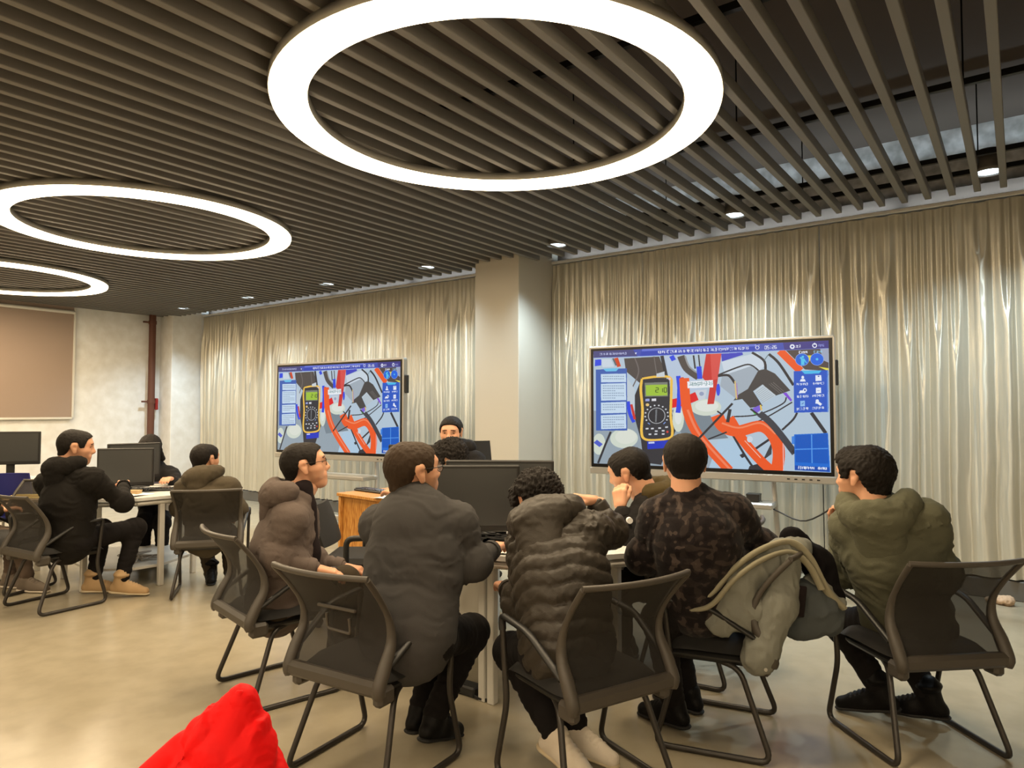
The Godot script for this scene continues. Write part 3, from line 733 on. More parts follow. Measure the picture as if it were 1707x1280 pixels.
func display(at: Vector3, turn: float, label: String):
	var t := thing("interactive_display", label, "display", at, turn, "wheeled displays showing the same picture")
	var w := 2.04; var y0 := 0.895; var y1 := 2.035; var h := y1 - y0
	var b := Shape.new()
	b.box(Vector3(w, h - 0.05, 0.075), Vector3(0, (y0 + y1) / 2 + 0.025, -0.01), 0.008)
	obj("casing", b.mesh(), M.bezel, t)
	var fr := Shape.new()
	fr.box(Vector3(w + 0.012, 0.022, 0.07), Vector3(0, y1, -0.005), 0.004)
	for s in [-1.0, 1.0]: fr.box(Vector3(0.02, h, 0.07), Vector3(s * (w / 2 + 0.002), (y0 + y1) / 2, -0.006), 0.004)
	obj("frame", fr.mesh(), M.silver, t)
	var lip := obj("front_bar", box_mesh(Vector3(w + 0.012, 0.062, 0.085), Vector3(0, y0 + 0.02, 0.0), 0.008), M.silver, t)
	for i in 5: obj("port", box_mesh(Vector3(0.022, 0.010, 0.004), Vector3(w / 2 - 0.34 + i * 0.055, y0 + 0.02, 0.0435), 0.0), M.black_plastic, lip)
	var s := Shape.new()
	var sx := w / 2 - 0.032; var b0 := y0 + 0.082; var b1 := y1 - 0.03
	s.poly_uv([Vector3(-sx, b0, 0.0292), Vector3(sx, b0, 0.0292), Vector3(sx, b1, 0.0292), Vector3(-sx, b1, 0.0292)], [Vector2(0, 1), Vector2(1, 1), Vector2(1, 0), Vector2(0, 0)], Vector3(0, 0, 1))
	obj("screen", s.mesh(), M.display_picture, t)
	obj("side_module", box_mesh(Vector3(0.02, 0.2, 0.06), Vector3(w / 2 + 0.02, y1 - 0.28, -0.02), 0.006), M.black_plastic, t)
	# the stand: two slanted posts, a shelf, curved feet with casters
	for sd in [-1.0, 1.0]:
		obj("post", tube_mesh([Vector3(sd * 0.55, 1.75, -0.075), Vector3(sd * 0.55, 0.85, -0.085), Vector3(sd * 0.60, 0.12, -0.06)], 0.032, 8, 0.02), M.silver, t)
		var foot := obj("foot", tube_mesh(smooth([Vector3(sd * 0.60, 0.13, -0.06), Vector3(sd * 0.63, 0.16, 0.12), Vector3(sd * 0.66, 0.12, 0.3), Vector3(sd * 0.68, 0.085, 0.42)]), 0.026, 8), M.silver, t)
		obj("rear_foot", tube_mesh(smooth([Vector3(sd * 0.60, 0.13, -0.06), Vector3(sd * 0.62, 0.14, -0.16), Vector3(sd * 0.64, 0.09, -0.3)]), 0.026, 8), M.silver, t)
		for z in [0.42, -0.3]:
			var x: float = sd * (0.68 if z > 0.0 else 0.64)
			obj("caster", tube_mesh([Vector3(x - 0.018, 0.036, z), Vector3(x + 0.018, 0.036, z)], 0.036, 12), M.black_plastic, t)
	obj("shelf", box_mesh(Vector3(1.16, 0.05, 0.26), Vector3(0, 0.70, 0.05), 0.012), M.silver, t)
	obj("cross_bar", box_mesh(Vector3(1.16, 0.06, 0.04), Vector3(0, 0.2, -0.06), 0.01), M.silver, t)

var chair0: Node3D
func chair_profile() -> Array:
	return [[0.405, 0.262, 0.235], [0.43, 0.268, 0.238], [0.50, 0.235, 0.238], [0.577, 0.196, 0.234], [0.66, 0.205, 0.232], [0.75, 0.262, 0.238], [0.842, 0.343, 0.247]]

func make_chair(label: String, at: Vector3, turn: float) -> Node3D:
	var t := thing("mesh_chair", label, "chair", at, turn, "black mesh-back sled chairs")
	# seat: a padded cushion on a shell
	var s := Shape.new()
	var rows := []
	for i in 13:
		var v := -1.0 + 2.0 * i / 12
		var row := []
		for j in 15:
			var u := -1.0 + 2.0 * j / 14
			var q := pow(pow(absf(u), 6.0) + pow(absf(v), 6.0), 1.0 / 6.0)
			var f := 1.0 if q < 1e-6 else maxf(absf(u), absf(v)) / q
			var e := maxf(absf(u), absf(v))
			row.append(Vector3(u * f * 0.235, 0.425 + 0.045 * sqrt(maxf(0.0, 1.0 - pow(e, 5.0))) - 0.03 * pow(maxf(0.0, -v), 3.0), v * f * 0.235 - 0.0))
		rows.append(row)
	s.sheet(rows)
	var under := []
	for row in rows:
		var r2 := []
		for p in row: r2.append(Vector3(p.x * 0.97, 0.428 - (p.y - 0.425) * 0.4 - 0.03 * pow(maxf(0.0, -p.z / 0.235), 3.0) * 2.0, p.z * 0.97))
		under.append(r2)
	var s2 := Shape.new(); s2.sheet(under)
	for i in s2.n.size(): s2.n[i] = -s2.n[i]
	s2._reface(0)
	s.add(s2)
	obj("seat", s.mesh(), M.chair_fabric, t)
	obj("seat_shell", box_mesh(Vector3(0.40, 0.045, 0.40), Vector3(0, 0.388, 0.01), 0.018), M.black_plastic, t)
	# back frame: lower bar, two posts that sweep forward and flare back, a thin top rail
	var pr := chair_profile()
	var f := Shape.new()
	f.box(Vector3(0.50, 0.062, 0.05), Vector3(0, 0.425, 0.264), 0.016)
	for sd in [-1.0, 1.0]:
		var pts := []
		for p in pr: pts.append(Vector3(sd * p[2], p[0], p[1]))
		pts = smooth(pts, 4)
		var rad := []
		for i in pts.size(): rad.append(lerpf(0.027, 0.012, clampf((pts[i].y - 0.50) / 0.2, 0.0, 1.0)))
		f.tube(pts, rad, 8)
		f.box(Vector3(0.05, 0.07, 0.09), Vector3(sd * 0.215, 0.385, 0.215), 0.014)
	var top := []
	for i in 9:
		var u := -1.0 + i / 4.0
		top.append(Vector3(u * 0.25, 0.846, 0.343 + 0.045 * (1.0 - u * u)))
	f.tube(top, 0.012, 6)
	obj("back_frame", f.mesh(), M.chair_plastic, t)
	var g := []
	var prof := []
	for p in pr: prof.append(Vector3(p[2], p[0], p[1]))
	prof = smooth(prof, 3)
	for p in prof:
		if p.y < 0.43: continue
		var row := []
		for j in 9:
			var u := -1.0 + j / 4.0
			var bow := lerpf(0.0, 0.045, clampf((p.y - 0.43) / 0.35, 0.0, 1.0))
			row.append(Vector3(u * (p.x - 0.004), p.y, p.z + bow * (1.0 - u * u)))
		g.append(row)
	var bm := Shape.new(); bm.sheet(g)
	obj("backrest", bm.mesh(), M.chair_mesh, t)
	for sd in [-1.0, 1.0]:
		var leg := rounded([Vector3(sd * 0.16, 0.372, 0.03), Vector3(sd * 0.20, 0.36, 0.135), Vector3(sd * 0.254, 0.0125, 0.262), Vector3(sd * 0.267, 0.0125, -0.215), Vector3(sd * 0.262, 0.30, -0.135), Vector3(sd * 0.264, 0.60, -0.168)], 0.055)
		obj("sled_leg", tube_mesh(leg, 0.0125, 8), M.chair_tube, t)
		var arm := rounded([Vector3(sd * 0.264, 0.58, -0.166), Vector3(sd * 0.264, 0.637, -0.172), Vector3(sd * 0.262, 0.618, 0.02), Vector3(sd * 0.245, 0.50, 0.215)], 0.045)
		obj("armrest", tube_mesh(arm, 0.017, 8, 0.012), M.black_plastic, t)
	return t

func build_chairs():
	chair0 = make_chair("black mesh chair with a lumbar bracket under the man in the charcoal wool jacket", Vector3(-2.183, 0, -2.03), deg_to_rad(5.3))
	var lb := Shape.new()
	lb.box(Vector3(0.2, 0.012, 0.012), Vector3(0.02, 0.695, 0.268), 0.003)
	lb.tube(rounded([Vector3(-0.03, 0.67, 0.27), Vector3(-0.03, 0.61, 0.262), Vector3(0.09, 0.605, 0.262), Vector3(0.09, 0.665, 0.27)], 0.015), 0.006, 6)
	var list := [
		["black mesh chair of the man in the green jacket, farthest right", -0.421, -3.581, 43.4],
		["black mesh chair under the person in the brown puffer jacket", -1.434, -2.412, 67.8],
		["black mesh chair of the man in the taupe hooded jacket, seen almost edge-on", -3.185, -2.273, -12.5],
		["black mesh chair with the grey coat thrown over its back", -1.16, -3.134, 102.9],
		["black mesh chair of the man in black fleece at the left table", -5.875, -2.212, 5.8],
		["black mesh chair of the man in the olive jacket, its back square to the camera", -5.31, -3.107, 52.4],
		["black mesh chair of the person cut off by the photo edge", -6.72, -2.13, 200.0],
		["black mesh chair across the front table under the person with a bent head", -1.53, -3.79, 95.0],
	]
	for c in list: dup(chair0, c[0], Vector3(c[1], 0, c[2]), deg_to_rad(c[3]))
	obj("lumbar_bracket", lb.mesh(), M.chair_plastic, chair0)
	office_chair("small black office chair empty before the wooden desk", Vector3(-3.62, 0, -3.19), deg_to_rad(306), -0.10)
	office_chair("black high-back office chair of the instructor by the pillar", Vector3(-3.84, 0, -4.60), deg_to_rad(226), 0.26)
	office_chair("black office chair of the person writing at the wooden desk", Vector3(-3.28, 0, -4.0), deg_to_rad(100), 0.0)

func office_chair(label: String, at: Vector3, turn: float, tall: float):
	var t := thing("office_chair", label, "office chair", at, turn, "black office chairs by the desks")
	obj("seat", box_mesh(Vector3(0.46, 0.075, 0.45), Vector3(0, 0.46, 0), 0.03), M.chair_fabric, t)
	var rows := []
	for i in 9:
		var v := i / 8.0
		var row := []
		for j in 9:
			var u := -1.0 + j / 4.0
			row.append(Vector3(u * (0.21 + 0.015 * sin(v * PI)), 0.56 + v * (0.36 + tall), 0.215 + 0.10 * v * v - 0.03 * (1.0 - u * u) + 0.02 * sin(v * PI)))
		rows.append(row)
	var b := Shape.new(); b.sheet(rows, 0.03)
	obj("backrest", b.mesh(), M.chair_fabric, t)
	obj("back_support", tube_mesh(smooth([Vector3(0, 0.42, 0.05), Vector3(0, 0.43, 0.25), Vector3(0, 0.58, 0.29), Vector3(0, 0.72, 0.29)]), 0.022, 8), M.black_plastic, t)
	for sd in [-1.0, 1.0]:
		obj("armrest", tube_mesh(rounded([Vector3(sd * 0.2, 0.43, 0.03), Vector3(sd * 0.28, 0.45, 0.03), Vector3(sd * 0.28, 0.64, 0.03), Vector3(sd * 0.28, 0.645, -0.16)], 0.05), 0.019, 8), M.black_plastic, t)
	obj("gas_column", tube_mesh([Vector3(0, 0.09, 0), Vector3(0, 0.43, 0)], 0.025, 10), M.dark_steel, t)
	for k in 5:
		var a := TAU * k / 5.0 + 0.3
		var d := Vector3(cos(a), 0, sin(a))
		obj("base_arm", tube_mesh([Vector3(0, 0.10, 0), d * 0.28 + Vector3(0, 0.075, 0)], [0.024, 0.016], 6), M.black_plastic, t)
		var q := Vector3(-d.z, 0, d.x) * 0.02
		obj("caster", tube_mesh([d * 0.28 - q + Vector3(0, 0.03, 0), d * 0.28 + q + Vector3(0, 0.03, 0)], 0.03, 10), M.black_plastic, t)

func table(label: String, outline: Array, legs: Array, h: float, top: Material, frame: Material, shelf := 0.0) -> Node3D:
	var c := Vector2.ZERO
	for p in outline: c += Vector2(p[0], p[1])
	c /= outline.size()
	var t := thing("table", label, "table", Vector3(c.x, 0, c.y))
	var poly := PackedVector2Array()
	for p in outline: poly.append(Vector2(p[0] - c.x, p[1] - c.y))
	var s := Shape.new()
	s.prism(poly, 0.025, Transform3D(Basis(Vector3(1, 0, 0), Vector3(0, 0, 1), Vector3(0, -1, 0)), Vector3(0, h, 0)))
	obj("tabletop", s.mesh(), top, t)
	var edge := []
	for p in poly: edge.append(Vector3(p.x, h - 0.05, p.y) * Vector3(0.95, 1, 0.95))
	var rim := Shape.new()
	for i in edge.size(): rim.tube([edge[i], edge[(i + 1) % edge.size()]], 0.02, 4)
	obj("apron", rim.mesh(), frame, t)
	for l in legs:
		obj("leg", box_mesh(Vector3(0.042, h - 0.035, 0.042), Vector3(l[0] - c.x, (h - 0.035) / 2, l[1] - c.y), 0.004), frame, t)
	if shelf > 0.0:
		var sp := PackedVector2Array()
		for p in poly: sp.append(p * 0.78)
		var q := Shape.new()
		q.prism(sp, 0.02, Transform3D(Basis(Vector3(1, 0, 0), Vector3(0, 0, 1), Vector3(0, -1, 0)), Vector3(0, shelf, 0)))
		obj("lower_shelf", q.mesh(), frame, t)
	return t

func build_tables():
	# the front table: two white units pushed together
	table("white table unit on the charcoal jacket man's side of the front group", [[-2.16, -2.66], [-2.18, -3.98], [-3.0, -3.9], [-3.3, -3.3], [-3.0, -2.66]], [[-2.205, -2.757], [-2.22, -3.88], [-2.95, -3.82], [-2.95, -2.76]], 0.745, M.white_laminate, M.white_metal)
	table("white table unit on the brown puffer jacket side of the front group", [[-2.15, -2.68], [-1.86, -2.76], [-1.58, -3.15], [-1.84, -3.72], [-2.17, -3.98]], [[-2.148, -2.756], [-1.68, -3.18], [-1.9, -3.66], [-2.16, -3.88]], 0.745, M.white_laminate, M.white_metal)
	obj("modesty_panel", box_mesh(Vector3(0.5, 0.42, 0.015), Vector3(0.25, 0.48, 0.45), 0.003), M.white_metal, get_node("table"))
	# the left table
	table("white six-sided table of the left group with cables on its lower shelf", [[-5.80, -2.74], [-5.78, -3.02], [-6.02, -3.46], [-6.85, -3.62], [-7.25, -3.05], [-6.8, -2.5], [-6.1, -2.42]], [[-5.83, -2.955], [-6.12, -2.48], [-6.05, -3.36], [-6.8, -3.5], [-7.1, -3.0], [-6.75, -2.58]], 0.745, M.white_laminate, M.white_metal, 0.16)
	# the wooden desk by the left display
	var d := thing("desk", "honey coloured wooden desk in front of the left display", "desk", Vector3(-4.36, 0, -4.18), deg_to_rad(-6.0))
	obj("desktop", box_mesh(Vector3(0.78, 0.028, 0.58), Vector3(0, 0.736, 0), 0.004), M.wood, d)
	for s in [-1.0, 1.0]: obj("side_panel", box_mesh(Vector3(0.028, 0.72, 0.56), Vector3(s * 0.36, 0.36, 0), 0.003), M.wood, d)
	obj("front_panel", box_mesh(Vector3(0.69, 0.55, 0.018), Vector3(0, 0.44, 0.24), 0.002), M.wood, d)
	# the instructor's desk
	var e := thing("desk", "pale desk under the instructor's monitor beside the pillar", "desk", Vector3(-3.60, 0, -3.96), deg_to_rad(36.0))
	obj("desktop", box_mesh(Vector3(0.8, 0.028, 0.40), Vector3(0, 0.746, 0), 0.004), M.white_laminate, e)
	for s in [-1.0, 1.0]: obj("side_panel", box_mesh(Vector3(0.028, 0.73, 0.36), Vector3(s * 0.36, 0.365, 0), 0.003), M.white_metal, e)
	obj("front_panel", box_mesh(Vector3(0.69, 0.5, 0.018), Vector3(0, 0.46, 0.12), 0.002), M.white_metal, e)
	# far desk by the end wall
	var f := thing("desk", "white desk below the roller blind at the far left", "desk", Vector3(-8.6, 0, -2.75), deg_to_rad(52.0))
	obj("desktop", box_mesh(Vector3(1.5, 0.028, 0.6), Vector3(0, 0.732, 0), 0.004), M.white_laminate, f)
	for s in [-1.0, 1.0]: obj("leg", box_mesh(Vector3(0.05, 0.72, 0.5), Vector3(s * 0.62, 0.36, 0), 0.004), M.white_metal, f)
	obj("front_panel", box_mesh(Vector3(1.2, 0.4, 0.018), Vector3(0, 0.5, 0.05), 0.002), M.plinth_grey, f)
	# low cabinet at the left edge
	var g := thing("side_table", "cardboard coloured low table at the left edge behind the black chair", "side table", Vector3(-7.50, 0, -2.54), deg_to_rad(40.0))
	obj("top", box_mesh(Vector3(0.46, 0.03, 0.36), Vector3(0, 0.635, 0), 0.004), M.cardboard, g)
	for sx in [-1.0, 1.0]:
		for sz in [-1.0, 1.0]: obj("leg", box_mesh(Vector3(0.04, 0.62, 0.04), Vector3(sx * 0.19, 0.31, sz * 0.14), 0.003), M.white_metal, g)
	# monitors
	monitor("wide dark monitor on the front table, nearer the charcoal wool jacket", Vector3(-2.366, 0.745, -2.76), deg_to_rad(38.0), 0.62, 0.345, 0.825)
	monitor("dark monitor on the front table behind the brown puffer jacket's head", Vector3(-2.335, 0.745, -3.06), deg_to_rad(33.0), 0.60, 0.345, 0.835)
	monitor("dark monitor seen from the front beside the black fleece man's hand", Vector3(-6.42, 0.745, -2.93), deg_to_rad(50.0), 0.46, 0.335, 0.79)
	monitor("dark monitor turned toward the woman at the left table", Vector3(-6.70, 0.745, -3.13), deg_to_rad(85.0), 0.46, 0.335, 0.82)
	monitor("dark monitor on the far desk below the roller blind", Vector3(-8.16, 0.746, -2.60), deg_to_rad(52.0), 0.54, 0.33, 0.92)
	monitor("black monitor on the instructor's desk, seen from behind", Vector3(-3.67, 0.76, -3.83), deg_to_rad(216.0), 0.50, 0.32, 0.88)

func monitor(label: String, at: Vector3, turn: float, w: float, h: float, bottom: float):
	var t := thing("monitor", label, "monitor", at, turn, "computer monitors on the desks")
	var y := bottom - at.y + h / 2
	obj("casing", box_mesh(Vector3(w, h, 0.035), Vector3(0, y, 0), 0.006), M.black_plastic, t)
	obj("screen", box_mesh(Vector3(w - 0.03, h - 0.05, 0.004), Vector3(0, y + 0.008, 0.0175), 0.0), M.dark_screen, t)
	obj("neck", box_mesh(Vector3(0.07, bottom - at.y + 0.14, 0.03), Vector3(0, (bottom - at.y + 0.14) / 2, -0.035), 0.006), M.black_plastic, t)
	obj("base", box_mesh(Vector3(0.24, 0.014, 0.18), Vector3(0, 0.0075, -0.02), 0.005), M.black_plastic, t)

# ------------------------------------------------------------------ people: a field of tapered capsules joined smoothly, meshed as surface nets
func pr(a: Vector3, b: Vector3, ra: float, rb: float, n := Vector3.ZERO, m := 1.0) -> Array:
	return [a, b, ra, rb, n, m]

func hairline(z: float) -> float:
	var t := [-0.13, 0.080, -0.088, 0.074, -0.066, 0.056, -0.052, 0.0, -0.026, -0.004, -0.012, 0.034, 0.020, 0.034, 0.034, -0.02, 0.052, -0.062, 0.13, -0.070]
	for i in range(0, t.size() - 2, 2):
		if z <= t[i + 2]: return lerpf(t[i + 1], t[i + 3], clampf((z - t[i]) / (t[i + 2] - t[i]), 0.0, 1.0))
	return -0.07

func nets(prims: Array, cell: float, k: float, clip := 0, cliph := 0.0) -> Shape:
	var lo := Vector3.INF; var hi := -Vector3.INF
	for q in prims:
		var rad := Vector3.ONE * maxf(q[2], q[3])
		lo = lo.min((q[0] as Vector3).min(q[1]) - rad); hi = hi.max((q[0] as Vector3).max(q[1]) + rad)
	var mg := cell * 3.0 + 0.01
	lo -= Vector3.ONE * mg; hi += Vector3.ONE * mg
	var nx := int((hi.x - lo.x) / cell) + 2; var ny := int((hi.y - lo.y) / cell) + 2; var nz := int((hi.z - lo.z) / cell) + 2
	var sxy := nx * ny
	var F := PackedFloat32Array(); F.resize(nx * ny * nz); F.fill(0.0)
	var lim := cell * 2.2 + 0.012
	for q in prims:
		var a: Vector3 = q[0]; var b: Vector3 = q[1]
		var ra: float = q[2]; var dr: float = q[3] - q[2]
		var n: Vector3 = q[4]; var m1: float = q[5] - 1.0
		var ab := b - a
		if m1 != 0.0: ab += n * (ab.dot(n) * m1)
		var inv := 1.0 / maxf(ab.length_squared(), 1e-9)
		var R := maxf(ra, q[3]) + lim
		var l := ((a.min(b) - Vector3.ONE * R - lo) / cell).floor(); var h := ((a.max(b) + Vector3.ONE * R - lo) / cell).ceil()
		var x0 := maxi(int(l.x), 0); var x1 := mini(int(h.x), nx - 1)
		for iz in range(maxi(int(l.z), 0), mini(int(h.z), nz - 1) + 1):
			var pz := lo.z + iz * cell - a.z
			for iy in range(maxi(int(l.y), 0), mini(int(h.y), ny - 1) + 1):
				var py := lo.y + iy * cell - a.y
				var at := iz * sxy + iy * nx
				for ix in range(x0, x1 + 1):
					var p := Vector3(lo.x + ix * cell - a.x, py, pz)
					if m1 != 0.0: p += n * (p.dot(n) * m1)
					var t := clampf(p.dot(ab) * inv, 0.0, 1.0)
					var d := p.distance_to(ab * t) - ra - dr * t
					if d < lim: F[at + ix] += exp(-k * d)
	# to distances
	for i in F.size():
		var f := F[i]
		F[i] = -log(f) / k if f > 1e-6 else 1.0
	if clip > 0:
		for iz in nz:
			var z := lo.z + iz * cell
			var hl := hairline(z) + cliph if clip == 1 else 0.0
			for iy in ny:
				var y := lo.y + iy * cell
				var c := (hl - y) * 0.8 if clip == 1 else cliph - y
				for ix in nx:
					var i := iz * sxy + iy * nx + ix
					if c > F[i]: F[i] = c
	var S := Shape.new()
	var id := PackedInt32Array(); id.resize(F.size()); id.fill(-1)
	var offs := [0, 1, nx, nx + 1, sxy, sxy + 1, sxy + nx, sxy + nx + 1]
	var o1 := 1; var o2 := nx; var o3 := nx + 1; var o4 := sxy; var o5 := sxy + 1; var o6 := sxy + nx; var o7 := sxy + nx + 1
	var edges := [0, 1, 2, 3, 4, 5, 6, 7, 0, 2, 1, 3, 4, 6, 5, 7, 0, 4, 1, 5, 2, 6, 3, 7]
	var V := PackedVector3Array(); var I := PackedInt32Array()
	for iz in nz - 1:
		for iy in ny - 1:
			var row := iz * sxy + iy * nx
			for ix in nx - 1:
				var i := row + ix
				var s := int(F[i] < 0.0) + int(F[i + o1] < 0.0) + int(F[i + o2] < 0.0) + int(F[i + o3] < 0.0) + int(F[i + o4] < 0.0) + int(F[i + o5] < 0.0) + int(F[i + o6] < 0.0) + int(F[i + o7] < 0.0)
				if s == 0 or s == 8: continue
				var sum := Vector3.ZERO; var cnt := 0
				for e in range(0, 24, 2):
					var ea: int = edges[e]; var eb: int = edges[e + 1]
					var fa := F[i + offs[ea]]; var fb := F[i + offs[eb]]
					if (fa < 0.0) != (fb < 0.0):
						var t := fa / (fa - fb)
						var pa := Vector3(ea & 1, (ea >> 1) & 1, ea >> 2); var pb := Vector3(eb & 1, (eb >> 1) & 1, eb >> 2)
						sum += pa.lerp(pb, t); cnt += 1
				id[i] = V.size()
				V.append(lo + (Vector3(ix, iy, iz) + sum / cnt) * cell)
	for iz in range(1, nz - 1):
		for iy in range(1, ny - 1):
			var row := iz * sxy + iy * nx
			for ix in range(1, nx - 1):
				var i := row + ix
				var ins := F[i] < 0.0
				if ins != (F[i + 1] < 0.0): _quad(I, id[i], id[i - nx], id[i - nx - sxy], id[i - sxy], not ins)
				if ins != (F[i + nx] < 0.0): _quad(I, id[i], id[i - sxy], id[i - sxy - 1], id[i - 1], not ins)
				if ins != (F[i + sxy] < 0.0): _quad(I, id[i], id[i - 1], id[i - 1 - nx], id[i - nx], not ins)
	S.v = V; S.ix = I
	S.uv.resize(V.size()); S.col.resize(V.size()); S.col.fill(Color.WHITE)
	renormal(S)
	return S

func _quad(I: PackedInt32Array, a: int, b: int, c: int, d: int, flip: bool):
	if a < 0 or b < 0 or c < 0 or d < 0: return
	if flip:
		I.append_array([a, b, c, a, c, d])
	else:
		I.append_array([a, c, b, a, d, c])

func renormal(S: Shape):
	var N := PackedVector3Array(); N.resize(S.v.size())
	var V := S.v; var I := S.ix
	for i in range(0, I.size(), 3):
		var a := I[i]; var b := I[i + 1]; var c := I[i + 2]
		var g := (V[c] - V[a]).cross(V[b] - V[a])
		N[a] += g; N[b] += g; N[c] += g
	for i in N.size(): N[i] = N[i].normalized()
	S.n = N

var nz1 := FastNoiseLite.new()
func fold(S: Shape, amp: float, style: String, J: Dictionary, up: Vector3, fwd: Vector3):
	var V := S.v; var N := S.n
	var pel: Vector3 = J.pel; var right := fwd.cross(up)
	for i in V.size():
		var p := V[i]
		var d := 0.0
		var best := 9.0; var s := 0.0; var around := 0.0
		for seg in [["sl", "el"], ["el", "wl"], ["sr", "er"], ["er", "wr"]]:
			var a: Vector3 = J[seg[0]]; var b: Vector3 = J[seg[1]]
			var ab := b - a
			var t := clampf((p - a).dot(ab) / ab.length_squared(), 0.0, 1.0)
			var q := p.distance_to(a + ab * t)
			if q < best: best = q; s = t * ab.length() + (0.3 if seg[0][0] == "e" else 0.0)
		var lat := (p - pel).dot(right); var hgt := (p - pel).dot(up)
		var arm := best < 0.095
		if style == "quilt":
			var ph := s / 0.060 if arm else (hgt + 0.10 * absf(lat) + 0.01 * sin(lat * 30.0)) / 0.066
			d = amp * (0.65 if arm else 1.0) * (pow(absf(sin(PI * ph)), 0.55) - 0.7) + 0.005 * nz1.get_noise_3d(p.x * 30.0, p.y * 30.0, p.z * 30.0)
		else:
			var w := nz1.get_noise_3d(p.x * 4.0, p.y * 4.0, p.z * 4.0)
			var c := s * 17.0 if arm else hgt * 11.0 + lat * 1.5
			var r := nz1.get_noise_3d(c + w * 0.8, p.x * 2.6 + (10.0 if arm else 0.0), p.z * 2.6)
			d = amp * (1.0 - 3.2 * absf(r)) * (0.6 + 0.6 * w)
		V[i] = p + N[i] * d
	S.v = V
	renormal(S)

var head_shape: Shape; var hair_shapes := {}; var hand_shapes := {}; var shoe_shapes := {}

func build_head_kit():
	var X := Vector3(1, 0, 0)
	var h := [pr(Vector3(0, 0.034, 0.026), Vector3(0, 0.030, -0.024), 0.080, 0.076), pr(Vector3(0, -0.02, -0.03), Vector3(0, -0.082, -0.058), 0.064, 0.036), pr(Vector3(0, -0.092, -0.074), Vector3(0, -0.092, -0.074), 0.019, 0.019),
		pr(Vector3(-0.032, 0.034, -0.080), Vector3(0.032, 0.034, -0.080), 0.017, 0.017), pr(Vector3(0, 0.022, -0.092), Vector3(0, -0.020, -0.110), 0.008, 0.012), pr(Vector3(-0.011, -0.026, -0.098), Vector3(0.011, -0.026, -0.098), 0.009, 0.009),
		pr(Vector3(-0.019, -0.052, -0.086), Vector3(0.019, -0.052, -0.086), 0.011, 0.011), pr(Vector3(-0.015, -0.064, -0.085), Vector3(0.015, -0.064, -0.085), 0.010, 0.010),
		pr(Vector3(0, -0.02, 0.028), Vector3(0, -0.15, 0.046), 0.058, 0.064)]
	for s in [-1.0, 1.0]:
		h.append(pr(Vector3(s * 0.036, -0.018, -0.052), Vector3(s * 0.030, -0.045, -0.050), 0.036, 0.032))
		h.append(pr(Vector3(s * 0.082, 0.016, 0.010), Vector3(s * 0.080, -0.026, 0.000), 0.020, 0.012, X, 2.0))
	head_shape = nets(h, 0.0042, 150.0)
	var V := head_shape.v
	for i in V.size():
		var p := V[i]
		for s in [-1.0, 1.0]:       # sockets and the hollow of the ear
			var e := p.distance_to(Vector3(s * 0.031, 0.012, -0.088))
			V[i] += Vector3(0, 0, 0.010) * exp(-pow(e / 0.013, 2.0))
			var r := p.distance_to(Vector3(s * 0.094, 0.006, 0.002))
			V[i] -= Vector3(s * 0.007, 0, 0) * exp(-pow(r / 0.011, 2.0))
			if absf(p.y - 0.035 - 0.10 * (0.03 - absf(p.x))) < 0.0045 and p.z < -0.062 and absf(absf(p.x) - 0.032) < 0.018: head_shape.col[i] = Color(0.10, 0.08, 0.08)
		if p.z < -0.088 and absf(p.y + 0.058) < 0.012 and absf(p.x) < 0.024: head_shape.col[i] = Color(0.85, 0.55, 0.52) if absf(p.y + 0.058) > 0.0025 else Color(0.45, 0.25, 0.24)
	head_shape.v = V; renormal(head_shape)
	for s in [-1.0, 1.0]:
		var e := Shape.new(); e.sphere(Vector3(s * 0.031, 0.012, -0.0765), Vector3(0.0125, 0.0105, 0.0125), 12, 8)
		for i in e.v.size():
			var q := e.v[i] - Vector3(s * 0.031, 0.010, -0.0765)
			e.col[i] = Color(0.03, 0.02, 0.02) if Vector2(q.x, q.y).length() < 0.0058 and q.z < 0.0 else Color(1.0, 1.15, 1.25)
			if q.y > 0.004: e.col[i] = Color(0.8, 0.7, 0.68)
		head_shape.add(e)
	# hair: caps with a hairline, cut above and behind the ears
	for st in [["short", 0.006, 0.0025, 0.0], ["crop", 0.009, 0.002, 0.006], ["thick", 0.020, 0.005, -0.004], ["bushy", 0.030, 0.012, -0.012], ["long", 0.016, 0.004, -0.02]]:
		var g: float = st[1]
		var q := [pr(Vector3(0, 0.036, 0.026), Vector3(0, 0.034, -0.024), 0.080 + g, 0.076 + g), pr(Vector3(0, 0.0, 0.034), Vector3(0, -0.05, 0.045), 0.070 + g * 0.6, 0.050 + g * 0.5)]
		if st[0] in ["thick", "bushy"]: q.append(pr(Vector3(-0.02, 0.085, -0.05), Vector3(0.03, 0.085, -0.055), 0.032 + g * 0.4, 0.034 + g * 0.4))
		if st[0] == "long":
			for s in [-1.0, 1.0]:
				q.append(pr(Vector3(s * 0.075, 0.03, 0.0), Vector3(s * 0.085, -0.12, 0.01), 0.03, 0.026))
			q.append(pr(Vector3(0, -0.02, 0.07), Vector3(0, -0.15, 0.08), 0.06, 0.05))
		var S := nets(q, 0.0055, 110.0, 1, st[3] if st[0] != "long" else -0.12) if st[0] != "long" else nets(q, 0.0065, 90.0)
		if st[0] == "long":
			for i in S.v.size():        # a parting that opens over the face
				var p := S.v[i]
				if p.z < -0.03 and p.y < 0.07 and absf(p.x) < 0.06: S.v[i] = Vector3(p.x, p.y, -0.03)
		var A: float = st[2]
		for i in S.v.size():
			var p := S.v[i]
			var w := nz1.get_noise_3d(p.x * 120.0, p.y * 30.0, p.z * 45.0)
			S.v[i] = p + S.n[i] * A * (w + 0.6 * nz1.get_noise_3d(p.x * 60.0, p.y * 60.0, p.z * 60.0))
		renormal(S)
		hair_shapes[st[0]] = S.mesh()
